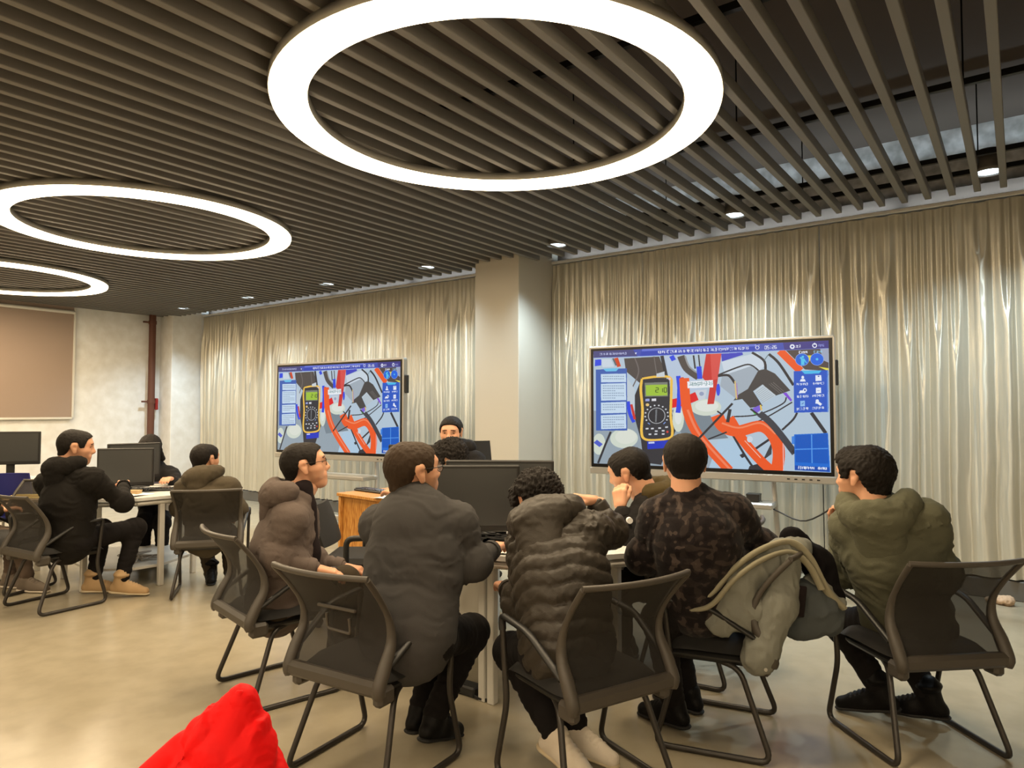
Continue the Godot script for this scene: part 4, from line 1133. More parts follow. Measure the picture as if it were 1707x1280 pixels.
	# hands: wrist at the origin, fingers along +y, palm towards -z, thumb on +x
	for pose in [["relaxed", 18.0, 26.0, 16.0], ["curled", 55.0, 80.0, 45.0], ["face", 30.0, 45.0, 30.0]]:
		var q := [pr(Vector3(0, -0.03, 0), Vector3(0, 0.02, 0), 0.026, 0.026, Vector3(0, 0, 1), 1.35)]
		var xs := [0.029, 0.010, -0.010, -0.028]; var ln := [0.074, 0.082, 0.075, 0.058]
		for f in 4:
			var x: float = xs[f]
			var kn := Vector3(x * 1.08, 0.088 - absf(x - 0.008) * 0.25, 0)
			q.append(pr(Vector3(x * 0.7, 0.012, 0), kn, 0.016, 0.0125))
			var a := 0.0; var at := kn
			for j in 3:
				a += deg_to_rad(pose[j + 1] * (1.0 + 0.06 * f))
				var nx: Vector3 = at + Vector3(x * 0.05, cos(a), -sin(a)) * ln[f] * [0.46, 0.30, 0.24][j]
				q.append(pr(at, nx, 0.0095 - 0.0008 * j, 0.0088 - 0.0009 * j))
				at = nx
		q.append(pr(Vector3(0.018, 0.02, -0.006), Vector3(0.042, 0.055, -0.018), 0.016, 0.012)); q.append(pr(Vector3(0.042, 0.055, -0.018), Vector3(0.052, 0.085, -0.026), 0.0105, 0.0095)); q.append(pr(Vector3(0.052, 0.085, -0.026), Vector3(0.052, 0.108, -0.034), 0.0095, 0.0075))
		hand_shapes[pose[0]] = nets(q, 0.0034, 260.0)
	# shoes: ankle above the origin, toe towards -z
	for st in ["boot", "shoe"]:
		var q := [pr(Vector3(0, 0.040, 0.052), Vector3(0, 0.036, -0.06), 0.036, 0.040), pr(Vector3(0, 0.036, -0.06), Vector3(0, 0.030, -0.165), 0.040, 0.034), pr(Vector3(0, 0.085, 0.02), Vector3(0, 0.05, -0.11), 0.040, 0.030),
			pr(Vector3(0, 0.07, 0.02), Vector3(0, 0.15 if st == "boot" else 0.095, 0.018), 0.043, 0.046)]
		if st == "boot": q.append(pr(Vector3(-0.01, 0.148, 0.018), Vector3(0.01, 0.148, 0.018), 0.052, 0.052, Vector3.UP, 2.6))
		var S := nets(q, 0.006, 110.0, 2, 0.012)
		for i in S.v.size():        # lacing ridges
			var p := S.v[i]
			if p.z < 0.0 and p.z > -0.12 and absf(p.x) < 0.028 and p.y > 0.05: S.v[i] += S.n[i] * 0.003 * sin(p.z * 300.0)
		renormal(S)
		var so := nets([pr(Vector3(0, 0.012, 0.052), Vector3(0, 0.012, -0.06), 0.040, 0.040, Vector3.UP, 3.0), pr(Vector3(0, 0.012, -0.06), Vector3(0, 0.012, -0.168), 0.043, 0.037, Vector3.UP, 3.0)], 0.006, 140.0)
		shoe_shapes[st] = [S.mesh(), so.mesh()]

func looking(z_: Vector3, up: Vector3) -> Basis:      # basis whose -z is the direction, y near up
	var z := -z_.normalized()
	var x := up.cross(z).normalized()
	return Basis(x, z.cross(x), z)

func person(J: Dictionary, o: Dictionary):
	var mid: Vector3 = (J.sl + J.sr) / 2.0
	J.sl = mid + (J.sl - mid) * 0.90; J.sr = mid + (J.sr - mid) * 0.90
	var t := thing("person", o.label, "person", Vector3(J.pel.x, 0, J.pel.z))
	var org := t.position
	var up: Vector3 = (J.neck - J.pel).normalized()
	var right: Vector3 = J.sr - J.sl; right = (right - up * right.dot(up)).normalized()
	var fwd := up.cross(right)
	var g: float = o.get("girth", 1.0); var ga := 1.0 + (g - 1.0) * 0.4; var cell: float = o.get("cell", 0.011)
	var neck: Vector3 = J.neck; var pel: Vector3 = J.pel; var chest: Vector3 = J.chest; var head: Vector3 = J.head
	var T := Transform3D(Basis.IDENTITY, -org)
	var hs: float = o.get("head", 1.05)
	var hb := looking(J.face, J.hup) * Basis.from_scale(Vector3.ONE * hs)
	var hips := [pel - right * 0.085 - up * 0.01, pel + right * 0.085 - up * 0.01]
	# --- the body: one continuous skin from head to feet, most of it under the clothes
	var b := [pr(chest, neck - up * 0.10, 0.10, 0.09, fwd, 1.4), pr(chest, pel, 0.10, 0.10, fwd, 1.3), pr(J.sl, J.sr, 0.045, 0.045), pr(neck - up * 0.1, head - hb.y * 0.10, 0.055, 0.055),
		pr(J.sl, J.el, 0.042, 0.036), pr(J.el, J.wl, 0.036, 0.026), pr(J.sr, J.er, 0.042, 0.036), pr(J.er, J.wr, 0.036, 0.026),
		pr(hips[0], J.kl, 0.065, 0.045), pr(J.kl, J.al, 0.045, 0.034), pr(hips[1], J.kr, 0.065, 0.045), pr(J.kr, J.ar, 0.045, 0.034)]
	var skin := nets(b, 0.02, 60.0)
	skin.add(head_shape, Transform3D(hb, head))
	for sd in [["l", 1.0], ["r", -1.0]]:
		var w: Vector3 = J["w" + sd[0]]; var e: Vector3 = J["e" + sd[0]]
		var dir: Vector3 = (w - e).normalized()
		var mode: String = o.get("hand_" + sd[0], "relaxed")
		var pn := Vector3.DOWN
		if mode == "relaxed" or mode == "curled":
			dir = (Vector3(dir.x, clampf(dir.y, -0.25, 0.1), dir.z)).normalized()
		else:
			pn = (head - w).normalized()
			dir = (dir * 0.4 + Vector3.UP * 0.6 + pn * 0.25).normalized()
		if o.has("dir_" + sd[0]): dir = (o["dir_" + sd[0]] as Vector3).normalized()
		var z := -(pn - dir * pn.dot(dir)).normalized()
		var x := dir.cross(z)
		skin.add(hand_shapes[mode], Transform3D(Basis(x * sd[1], dir, z), w))
	var sk := Shape.new(); sk.add(skin, T)
	obj("body", sk.mesh(), M.skin, t)
	# --- hair
	var hr := obj("hair", hair_shapes[o.get("hair", "short")], M[o.get("hair_mat", "hair")], t)
	hr.transform = Transform3D(hb, head - org)
	# --- trousers
	var q := [pr(hips[0], hips[1], 0.10 * g, 0.10 * g), pr(hips[0] + right * 0.015, J.kl, 0.095, 0.070), pr(J.kl, J.al + (J.kl - J.al).normalized() * 0.02, 0.070, 0.052), pr(hips[1] - right * 0.015, J.kr, 0.095, 0.070), pr(J.kr, J.ar + (J.kr - J.ar).normalized() * 0.02, 0.070, 0.052), pr(pel - up * 0.02, pel + up * 0.02, 0.12 * g, 0.12 * g, fwd, 1.2)]
	var tr := nets(q, cell, 55.0)
	var JT := {"pel": pel, "sl": hips[0], "el": J.kl, "wl": J.al, "sr": hips[1], "er": J.kr, "wr": J.ar}
	fold(tr, 0.006, "cloth", JT, up, fwd)
	var tz := Shape.new(); tz.add(tr, T)
	obj("trousers", tz.mesh(), M[o.trousers], t)
	# --- shoes
	for sd in ["l", "r"]:
		var a: Vector3 = J["a" + sd]; var k: Vector3 = J["k" + sd]
		var td: Vector3 = o.get("toe_" + sd, J.toe); td = Vector3(td.x, 0, td.z).normalized()
		var lift := maxf(0.0, a.y - 0.10)
		var bz := looking(Vector3(td.x, -clampf(lift / 0.2, 0.0, 0.8), td.z), Vector3.UP)
		var at := Vector3(a.x, maxf(a.y - 0.10, 0.0), a.z) - org
		if lift <= 0.0: at.y = 0.0
		else: at.y = lift + bz.z.y * -0.0
		var kit: Array = shoe_shapes[o.get("footwear", "shoe")]
		var s := obj("shoe", kit[0], M[o.get("shoe_mat", "black_leather")], t)
		s.transform = Transform3D(bz, at)
		obj("sole", kit[1], M[o.get("sole_mat", "dark_sole")], s)
	# --- jacket
	var j := [pr(J.sl, J.sr, 0.064 * g, 0.064 * g), pr(neck - up * 0.03, J.sl, 0.058, 0.056 * ga), pr(neck - up * 0.03, J.sr, 0.058, 0.056 * ga), pr(neck - up * 0.14 - fwd * 0.01, chest - fwd * 0.01, 0.150 * g, 0.168 * g, fwd, 1.3), pr(chest, pel + up * 0.02, 0.168 * g, 0.175 * g, fwd, 1.18),
		pr(J.sl, J.el, 0.060 * ga, 0.054 * ga), pr(J.el, J.wl - (J.wl - J.el).normalized() * 0.03, 0.054 * ga, 0.040), pr(J.sr, J.er, 0.060 * ga, 0.054 * ga), pr(J.er, J.wr - (J.wr - J.er).normalized() * 0.03, 0.054 * ga, 0.040),
		pr(J.sl.lerp(J.el, 0.3), chest.lerp(neck, 0.35), 0.05, 0.08), pr(J.sr.lerp(J.er, 0.3), chest.lerp(neck, 0.35), 0.05, 0.08)]
	if o.get("collar", 0.3) > 0.0: j.append(pr(neck - up * 0.04, neck.lerp(head - hb.y * 0.1, 0.75) - up * (0.02 - 0.05 * o.get("collar", 0.3)), 0.064, 0.057))
	for e in o.get("extra", []): j.append(e)
	var jk := nets(j, cell, 30.0)
	fold(jk, o.get("amp", 0.008), o.get("style", "cloth"), J, up, fwd)
	var jz := Shape.new(); jz.add(jk, T)
	obj("jacket", jz.mesh(), M[o.jacket], t)
	if o.has("lining"):
		var ln := nets([pr(neck + fwd * 0.075 - up * 0.06, chest + fwd * 0.118 * g, 0.05, 0.05, right, 1.3), pr(chest + fwd * 0.118 * g, pel + fwd * 0.14 * g + up * 0.06, 0.05, 0.05, right, 1.3), pr(neck + fwd * 0.03, neck + fwd * 0.03 + up * 0.04, 0.062, 0.060)], cell, 50.0)
		var lz := Shape.new(); lz.add(ln, T)
		obj("lining", lz.mesh(), M[o.lining], t)
	# cuffs
	for sd in ["l", "r"]:
		var w: Vector3 = J["w" + sd]; var e: Vector3 = J["e" + sd]
		var d := (w - e).normalized()
		var c := Shape.new(); c.tube([w - d * 0.055 - org, w - d * 0.02 - org, w - d * 0.012 - org], [0.050, 0.047, 0.040], 14)
		obj("cuff", c.mesh(), M[o.jacket], t)
	if o.has("hood"):
		var drop: float = o.hood[0]; var rad: float = o.hood[1]
		var hd := []
		var last := Vector3.ZERO
		for i in 9:
			var a := PI * i / 8.0
			var q2 := neck + right * cos(a) * 0.125 - fwd * (sin(a) * (0.095 + rad * 0.4) - 0.01) + up * (0.04 - 0.05 * sin(a))
			var r2 := rad * (0.62 + 0.3 * sin(a))
			if i > 0: hd.append(pr(last, q2, rad * (0.62 + 0.3 * sin(PI * (i - 1) / 8.0)), r2))
			last = q2
		var B := neck - fwd * (0.095 + rad * 0.4) - up * 0.01
		hd.append(pr(B - right * 0.05, B - up * drop * 0.8 - right * 0.025, 0.075, 0.06, fwd, 1.9)); hd.append(pr(B + right * 0.05, B - up * drop * 0.8 + right * 0.025, 0.075, 0.06, fwd, 1.9))
		hd.append(pr(B, B - up * drop, 0.08, 0.07, fwd, 1.9))
		var H := nets(hd, cell * 0.8, 32.0)
		fold(H, 0.004, "cloth", J, up, fwd)
		var hz := Shape.new(); hz.add(H, T)
		obj("hood", hz.mesh(), M[o.get("hood_mat", o.jacket)], t)
	if o.get("glasses", false):
		var gl := obj("glasses", glasses_mesh(), M.frame_metal, t); gl.transform = Transform3D(hb, head - org)
		var le := Shape.new()
		for s in [-1.0, 1.0]: le.prism(disc(0.024, 0.018), 0.0015, Transform3D(Basis.IDENTITY, Vector3(s * 0.032, 0.010, -0.1055)))
		obj("lenses", le.mesh(), M.lens, gl)
	if o.get("mask", false):
		var rows := []
		for i in 7:
			var row := []
			for k in 11:
				var a := -1.35 + 2.7 * k / 10.0
				var y := -0.018 - 0.085 * i / 6.0
				var r := 0.104 - 0.02 * absf(i - 2) / 4.0
				row.append(Vector3(sin(a) * 0.078, y, 0.005 - cos(a) * r - 0.012 * (1.0 - a * a / 2.0)))
			rows.append(row)
		var mk := Shape.new(); mk.sheet(rows, 0.002)
		var mo := obj("face_mask", mk.mesh(), M.mask_cloth, t); mo.transform = Transform3D(hb, head - org)
	return t

func disc(rx: float, ry: float) -> PackedVector2Array:
	var p := PackedVector2Array()
	for k in 20: p.append(Vector2(cos(TAU * k / 20) * rx, sin(TAU * k / 20) * ry))
	return p

func glasses_mesh() -> ArrayMesh:
	var s := Shape.new()
	for sd in [-1.0, 1.0]:
		var loop := []
		for k in 21: loop.append(Vector3(sd * 0.032 + cos(TAU * k / 20) * 0.025, 0.010 + sin(TAU * k / 20) * 0.019, -0.105))
		s.tube(loop, 0.0016, 6)
		s.tube([Vector3(sd * 0.057, 0.014, -0.104), Vector3(sd * 0.080, 0.016, -0.06), Vector3(sd * 0.086, 0.018, 0.0), Vector3(sd * 0.084, 0.004, 0.02)], 0.0018, 6)
	s.tube([Vector3(-0.008, 0.014, -0.107), Vector3(0, 0.017, -0.110), Vector3(0.008, 0.014, -0.107)], 0.0016, 6)
	return s.mesh()

func build_people():
	nz1.seed = 7; nz1.frequency = 1.0; nz1.noise_type = FastNoiseLite.TYPE_SIMPLEX_SMOOTH; nz1.fractal_octaves = 2
	build_head_kit()
	var J := person_joints()
	person(J.wool, {"label": "heavyset man in a charcoal wool jacket and glasses, turned to the displays", "jacket": "charcoal_wool", "trousers": "black_trousers", "girth": 1.18, "hair": "short", "hair_mat": "hair_brown", "glasses": true, "amp": 0.005, "head": 1.12, "collar": 0.5})
	person(J.taupe, {"label": "man in a taupe hooded jacket shown in profile, looking up right", "jacket": "taupe_jacket", "trousers": "brown_trousers", "girth": 1.1, "hair": "crop", "hood": [0.10, 0.055], "lining": "taupe_lining", "amp": 0.006, "head": 1.08, "glasses": true})
	person(J.puffer, {"label": "person in a brown quilted puffer jacket bending over with one hand raised", "jacket": "brown_puffer", "trousers": "black_trousers", "girth": 1.12, "hair": "bushy", "hood": [0.22, 0.057], "style": "quilt", "amp": 0.014, "head": 1.02, "hand_r": "curled", "footwear": "shoe", "shoe_mat": "white_leather", "sole_mat": "sole"})
	person(J.camo, {"label": "man in a dark camouflage pullover seen from behind facing the display", "jacket": "camo_knit", "trousers": "black_trousers", "girth": 1.05, "hair": "crop", "amp": 0.005, "head": 1.08, "collar": 0.15})
	var bw: Node3D = person(J.bowed, {"label": "person with tilted head resting a cheek on one hand before the right display", "jacket": "black_jacket", "trousers": "black_trousers", "girth": 1.0, "hair": "short", "hood": [0.06, 0.058], "hood_mat": "collar_olive", "hand_l": "face", "head": 1.12, "cell": 0.015})
	obj("sleeve_badge", tube_mesh([Vector3(-1.684, 0.876, -3.336) - bw.position, Vector3(-1.666, 0.876, -3.312) - bw.position], 0.016, 16), M.mask_cloth, bw)
	person(J.green, {"label": "man in a grey green hooded jacket with a hand on his chin, farthest right", "jacket": "green_jacket", "trousers": "black_trousers", "girth": 1.1, "hair": "thick", "hood": [0.18, 0.050], "hand_l": "face", "amp": 0.009, "head": 1.06, "footwear": "boot", "shoe_mat": "black_leather"})
	person(J.fleece, {"label": "man in black fleece and tan boots at the left table, back turned", "jacket": "black_fleece", "trousers": "black_trousers", "girth": 1.16, "hair": "crop", "hood": [0.08, 0.055], "footwear": "boot", "shoe_mat": "tan_leather", "sole_mat": "sole", "head": 1.12})
	person(J.olive, {"label": "man in an olive jacket seen from behind at the left table", "jacket": "olive_jacket", "trousers": "brown_trousers", "girth": 1.05, "hair": "crop", "hood": [0.05, 0.05], "head": 1.08, "cell": 0.016, "footwear": "boot"})
	person(J.woman, {"label": "dark haired person in black facing the camera behind the left table's monitors", "jacket": "black_jacket", "trousers": "black_trousers", "girth": 0.95, "hair": "long", "cell": 0.017, "mask": true})
	person(J.instructor, {"label": "instructor in a black hooded top facing the camera beside the pillar", "jacket": "black_jacket", "trousers": "black_trousers", "hair": "crop", "hood": [0.05, 0.055], "cell": 0.016})
	person(J.writer, {"label": "person with bushy hair bowed over the wooden desk, mostly behind a monitor", "jacket": "black_jacket", "trousers": "black_trousers", "hair": "bushy", "cell": 0.016})
	person(J.edge, {"label": "person cut off at the left edge with grey sneakers under a chair", "jacket": "fur", "trousers": "grey_trousers", "hair": "thick", "cell": 0.018, "shoe_mat": "grey_leather", "sole_mat": "white_leather"})

func person_joints() -> Dictionary:
	return {
		"wool": {"head": Vector3(-2.140, 1.186, -2.175), "neck": Vector3(-2.105, 1.090, -2.151), "chest": Vector3(-2.086, 0.803, -2.140), "pel": Vector3(-2.038, 0.528, -2.052), "sl": Vector3(-2.325, 0.942, -2.138), "el": Vector3(-2.436, 0.696, -2.330), "wl": Vector3(-2.320, 0.784, -2.539), "sr": Vector3(-1.943, 0.972, -2.270), "er": Vector3(-1.897, 0.799, -2.304), "wr": Vector3(-1.979, 0.815, -2.542), "kl": Vector3(-2.216, 0.436, -2.491), "al": Vector3(-2.178, 0.134, -2.271), "kr": Vector3(-2.041, 0.446, -2.471), "ar": Vector3(-2.035, 0.156, -2.202), "face": Vector3(0.303, 0.081, -0.949), "hup": Vector3(0.016, 1.000, -0.012), "toe": Vector3(-0.076, 0.000, -0.997)},
		"taupe": {"head": Vector3(-3.118, 1.152, -2.349), "neck": Vector3(-3.124, 1.002, -2.295), "chest": Vector3(-3.150, 0.724, -2.251), "pel": Vector3(-3.178, 0.442, -2.231), "sl": Vector3(-3.240, 0.861, -2.433), "el": Vector3(-3.230, 0.610, -2.490), "wl": Vector3(-3.064, 0.581, -2.587), "sr": Vector3(-3.012, 0.894, -2.179), "er": Vector3(-3.035, 0.709, -2.113), "wr": Vector3(-2.908, 0.648, -2.280), "kl": Vector3(-3.099, 0.461, -2.661), "al": Vector3(-3.114, 0.100, -2.613), "kr": Vector3(-2.970, 0.534, -2.508), "ar": Vector3(-3.022, 0.136, -2.495), "face": Vector3(0.577, 0.162, -0.801), "hup": Vector3(-0.096, 0.993, 0.071), "toe": Vector3(0.577, 0.000, -0.817)},
		"puffer": {"head": Vector3(-1.747, 1.043, -2.563), "neck": Vector3(-1.632, 0.972, -2.499), "chest": Vector3(-1.522, 0.769, -2.406), "pel": Vector3(-1.451, 0.537, -2.334), "sl": Vector3(-1.749, 0.888, -2.463), "el": Vector3(-1.728, 0.639, -2.403), "wl": Vector3(-1.915, 0.641, -2.564), "sr": Vector3(-1.423, 0.952, -2.503), "er": Vector3(-1.463, 0.925, -2.722), "wr": Vector3(-1.517, 1.060, -2.670), "kl": Vector3(-1.816, 0.404, -2.463), "al": Vector3(-1.533, 0.162, -2.373), "kr": Vector3(-1.749, 0.450, -2.587), "ar": Vector3(-1.544, 0.114, -2.564), "face": Vector3(-0.741, -0.629, -0.236), "hup": Vector3(-0.432, 0.818, -0.380), "toe": Vector3(0.999, 0.000, 0.051)},
		"camo": {"head": Vector3(-1.215, 1.219, -2.955), "neck": Vector3(-1.186, 1.090, -2.927), "chest": Vector3(-1.154, 0.876, -2.925), "pel": Vector3(-1.176, 0.601, -3.008), "sl": Vector3(-1.323, 0.979, -2.875), "el": Vector3(-1.384, 0.795, -2.855), "wl": Vector3(-1.400, 0.730, -3.092), "sr": Vector3(-1.016, 1.001, -3.051), "er": Vector3(-0.948, 0.839, -3.201), "wr": Vector3(-1.126, 0.691, -3.318), "kl": Vector3(-1.321, 0.524, -2.901), "al": Vector3(-1.313, 0.114, -3.032), "kr": Vector3(-1.372, 0.481, -3.162), "ar": Vector3(-1.340, 0.094, -3.260), "face": Vector3(-0.508, -0.020, -0.861), "hup": Vector3(-0.012, 1.000, -0.016), "toe": Vector3(-0.971, 0.000, -0.239)},
		"bowed": {"head": Vector3(-1.799, 1.108, -3.580), "neck": Vector3(-1.696, 0.972, -3.656), "chest": Vector3(-1.650, 0.755, -3.690), "pel": Vector3(-1.598, 0.469, -3.728), "sl": Vector3(-1.662, 0.903, -3.520), "el": Vector3(-1.697, 0.770, -3.370), "wl": Vector3(-1.765, 0.931, -3.394), "sr": Vector3(-1.769, 0.874, -3.813), "er": Vector3(-1.879, 0.666, -3.894), "wr": Vector3(-1.884, 0.694, -3.704), "kl": Vector3(-1.834, 0.481, -3.492), "al": Vector3(-1.846, 0.067, -3.546), "kr": Vector3(-1.914, 0.466, -3.682), "ar": Vector3(-1.925, 0.050, -3.736), "face": Vector3(-0.943, -0.311, 0.116), "hup": Vector3(-0.450, 0.869, 0.206), "toe": Vector3(-0.915, 0.000, 0.404)},
		"green": {"head": Vector3(-0.566, 1.157, -3.408), "neck": Vector3(-0.505, 1.040, -3.402), "chest": Vector3(-0.470, 0.814, -3.490), "pel": Vector3(-0.435, 0.501, -3.615), "sl": Vector3(-0.646, 0.927, -3.448), "el": Vector3(-0.706, 0.673, -3.652), "wl": Vector3(-0.724, 0.879, -3.664), "sr": Vector3(-0.318, 0.988, -3.416), "er": Vector3(-0.281, 0.760, -3.493), "wr": Vector3(-0.429, 0.674, -3.657), "kl": Vector3(-0.738, 0.394, -3.752), "al": Vector3(-0.559, 0.142, -3.686), "kr": Vector3(-0.566, 0.411, -3.954), "ar": Vector3(-0.375, 0.122, -3.796), "face": Vector3(-0.939, -0.061, -0.338), "hup": Vector3(-0.071, 0.993, -0.096), "toe": Vector3(-0.999, 0.000, -0.051)},
		"fleece": {"head": Vector3(-5.856, 1.173, -2.297), "neck": Vector3(-5.842, 1.021, -2.257), "chest": Vector3(-5.799, 0.753, -2.239), "pel": Vector3(-5.782, 0.487, -2.227), "sl": Vector3(-6.149, 0.888, -2.205), "el": Vector3(-6.274, 0.657, -2.336), "wl": Vector3(-6.145, 0.774, -2.618), "sr": Vector3(-5.581, 0.939, -2.325), "er": Vector3(-5.575, 0.749, -2.528), "wr": Vector3(-5.908, 0.863, -2.680), "kl": Vector3(-6.057, 0.490, -2.596), "al": Vector3(-6.004, 0.107, -2.510), "kr": Vector3(-5.782, 0.510, -2.723), "ar": Vector3(-5.701, 0.126, -2.584), "face": Vector3(0.397, -0.100, -0.913), "hup": Vector3(0.040, 0.999, -0.030), "toe": Vector3(0.624, 0.000, -0.781)},
		"olive": {"head": Vector3(-5.527, 1.047, -3.160), "neck": Vector3(-5.459, 0.897, -3.135), "chest": Vector3(-5.372, 0.670, -3.099), "pel": Vector3(-5.312, 0.438, -3.069), "sl": Vector3(-5.669, 0.801, -3.055), "el": Vector3(-5.826, 0.618, -3.101), "wl": Vector3(-6.024, 0.657, -3.216), "sr": Vector3(-5.234, 0.819, -3.225), "er": Vector3(-5.203, 0.640, -3.274), "wr": Vector3(-5.453, 0.546, -3.375), "kl": Vector3(-5.762, 0.395, -3.284), "al": Vector3(-5.623, 0.031, -3.288), "kr": Vector3(-5.567, 0.398, -3.403), "ar": Vector3(-5.555, 0.035, -3.425), "face": Vector3(-0.161, 0.000, -0.987), "hup": Vector3(0.000, 1.000, 0.000), "toe": Vector3(0.857, 0.000, 0.516)},
		"woman": {"head": Vector3(-6.997, 1.079, -3.419), "neck": Vector3(-7.066, 0.905, -3.492), "chest": Vector3(-7.099, 0.706, -3.530), "pel": Vector3(-7.131, 0.506, -3.568), "sr": Vector3(-7.201, 0.796, -3.393), "er": Vector3(-7.124, 0.615, -3.325), "wr": Vector3(-6.824, 0.757, -3.273), "sl": Vector3(-6.918, 0.808, -3.601), "el": Vector3(-6.692, 0.704, -3.581), "wl": Vector3(-6.531, 0.811, -3.389), "kr": Vector3(-6.829, 0.387, -3.294), "ar": Vector3(-6.874, 0.032, -3.323), "kl": Vector3(-6.689, 0.375, -3.397), "al": Vector3(-6.733, 0.032, -3.426), "face": Vector3(0.511, -0.507, 0.694), "hup": Vector3(0.241, 0.914, 0.327), "toe": Vector3(0.593, 0.000, 0.806)},
		"instructor": {"head": Vector3(-3.716, 1.280, -4.219), "neck": Vector3(-3.705, 1.129, -4.251), "chest": Vector3(-3.716, 0.844, -4.280), "pel": Vector3(-3.748, 0.584, -4.319), "sr": Vector3(-3.838, 1.032, -4.153), "er": Vector3(-3.801, 0.804, -4.032), "wr": Vector3(-3.565, 0.830, -3.932), "sl": Vector3(-3.564, 1.041, -4.355), "el": Vector3(-3.441, 0.804, -4.296), "wl": Vector3(-3.392, 0.820, -4.060), "kr": Vector3(-3.591, 0.615, -3.963), "ar": Vector3(-3.576, 0.246, -3.949), "kl": Vector3(-3.406, 0.615, -4.099), "al": Vector3(-3.392, 0.246, -4.084), "face": Vector3(0.517, -0.162, 0.840), "hup": Vector3(0.030, 0.999, 0.040), "toe": Vector3(0.593, 0.000, 0.806)},
		"writer": {"head": Vector3(-3.284, 1.107, -3.729), "neck": Vector3(-3.204, 0.983, -3.788), "chest": Vector3(-3.169, 0.728, -3.814), "pel": Vector3(-3.171, 0.425, -3.850), "sl": Vector3(-3.137, 0.905, -3.626), "el": Vector3(-3.341, 0.713, -3.563), "wl": Vector3(-3.673, 0.857, -3.567), "sr": Vector3(-3.314, 0.879, -3.918), "er": Vector3(-3.544, 0.684, -3.910), "wr": Vector3(-3.744, 0.800, -3.825), "kl": Vector3(-3.440, 0.438, -3.577), "al": Vector3(-3.477, 0.059, -3.650), "kr": Vector3(-3.583, 0.421, -3.758), "ar": Vector3(-3.598, 0.048, -3.809), "face": Vector3(-0.826, -0.476, 0.300), "hup": Vector3(-0.404, 0.900, 0.166), "toe": Vector3(-0.860, 0.000, 0.509)},
		"edge": {"head": Vector3(-7.323, 1.197, -1.999), "neck": Vector3(-7.327, 1.007, -1.997), "chest": Vector3(-7.326, 0.659, -1.997), "pel": Vector3(-7.313, 0.455, -2.007), "sl": Vector3(-7.539, 0.844, -2.089), "el": Vector3(-7.486, 0.572, -2.190), "wl": Vector3(-7.205, 0.628, -2.272), "sr": Vector3(-7.129, 0.873, -1.894), "er": Vector3(-6.940, 0.584, -1.971), "wr": Vector3(-6.917, 0.622, -2.174), "kl": Vector3(-6.999, 0.373, -2.275), "al": Vector3(-6.738, 0.085, -2.182), "kr": Vector3(-6.755, 0.390, -2.231), "ar": Vector3(-6.476, 0.102, -2.213), "face": Vector3(0.654, -0.108, -0.749), "hup": Vector3(0.000, 1.000, 0.000), "toe": Vector3(0.892, 0.000, -0.452)},
	}

# ------------------------------------------------------------------ coats and small things
func soft(prims: Array, cell: float, k: float, amp: float, freq: float, at: Vector3, quilt := 0.0, axis := Vector3.UP) -> ArrayMesh:
	var S := nets(prims, cell, k)
	var V := S.v
	for i in V.size():
		var p := V[i]
		var d := amp * (1.0 - 2.4 * absf(nz1.get_noise_3d(p.x * freq, p.y * freq * 0.6, p.z * freq)))
		if quilt > 0.0: 
			var f := absf(fposmod(p.dot(axis) / quilt, 1.0) - 0.5) * quilt
			d -= 0.010 * exp(-pow(f / 0.012, 2.0))
		V[i] = p + S.n[i] * d
	S.v = V; renormal(S)
	var o := Shape.new(); o.add(S, Transform3D(Basis.IDENTITY, -at))
	return o.mesh()

func off(pts: Array, at: Vector3) -> Array:
	var r := []
	for p in pts: r.append(p - at)
	return r

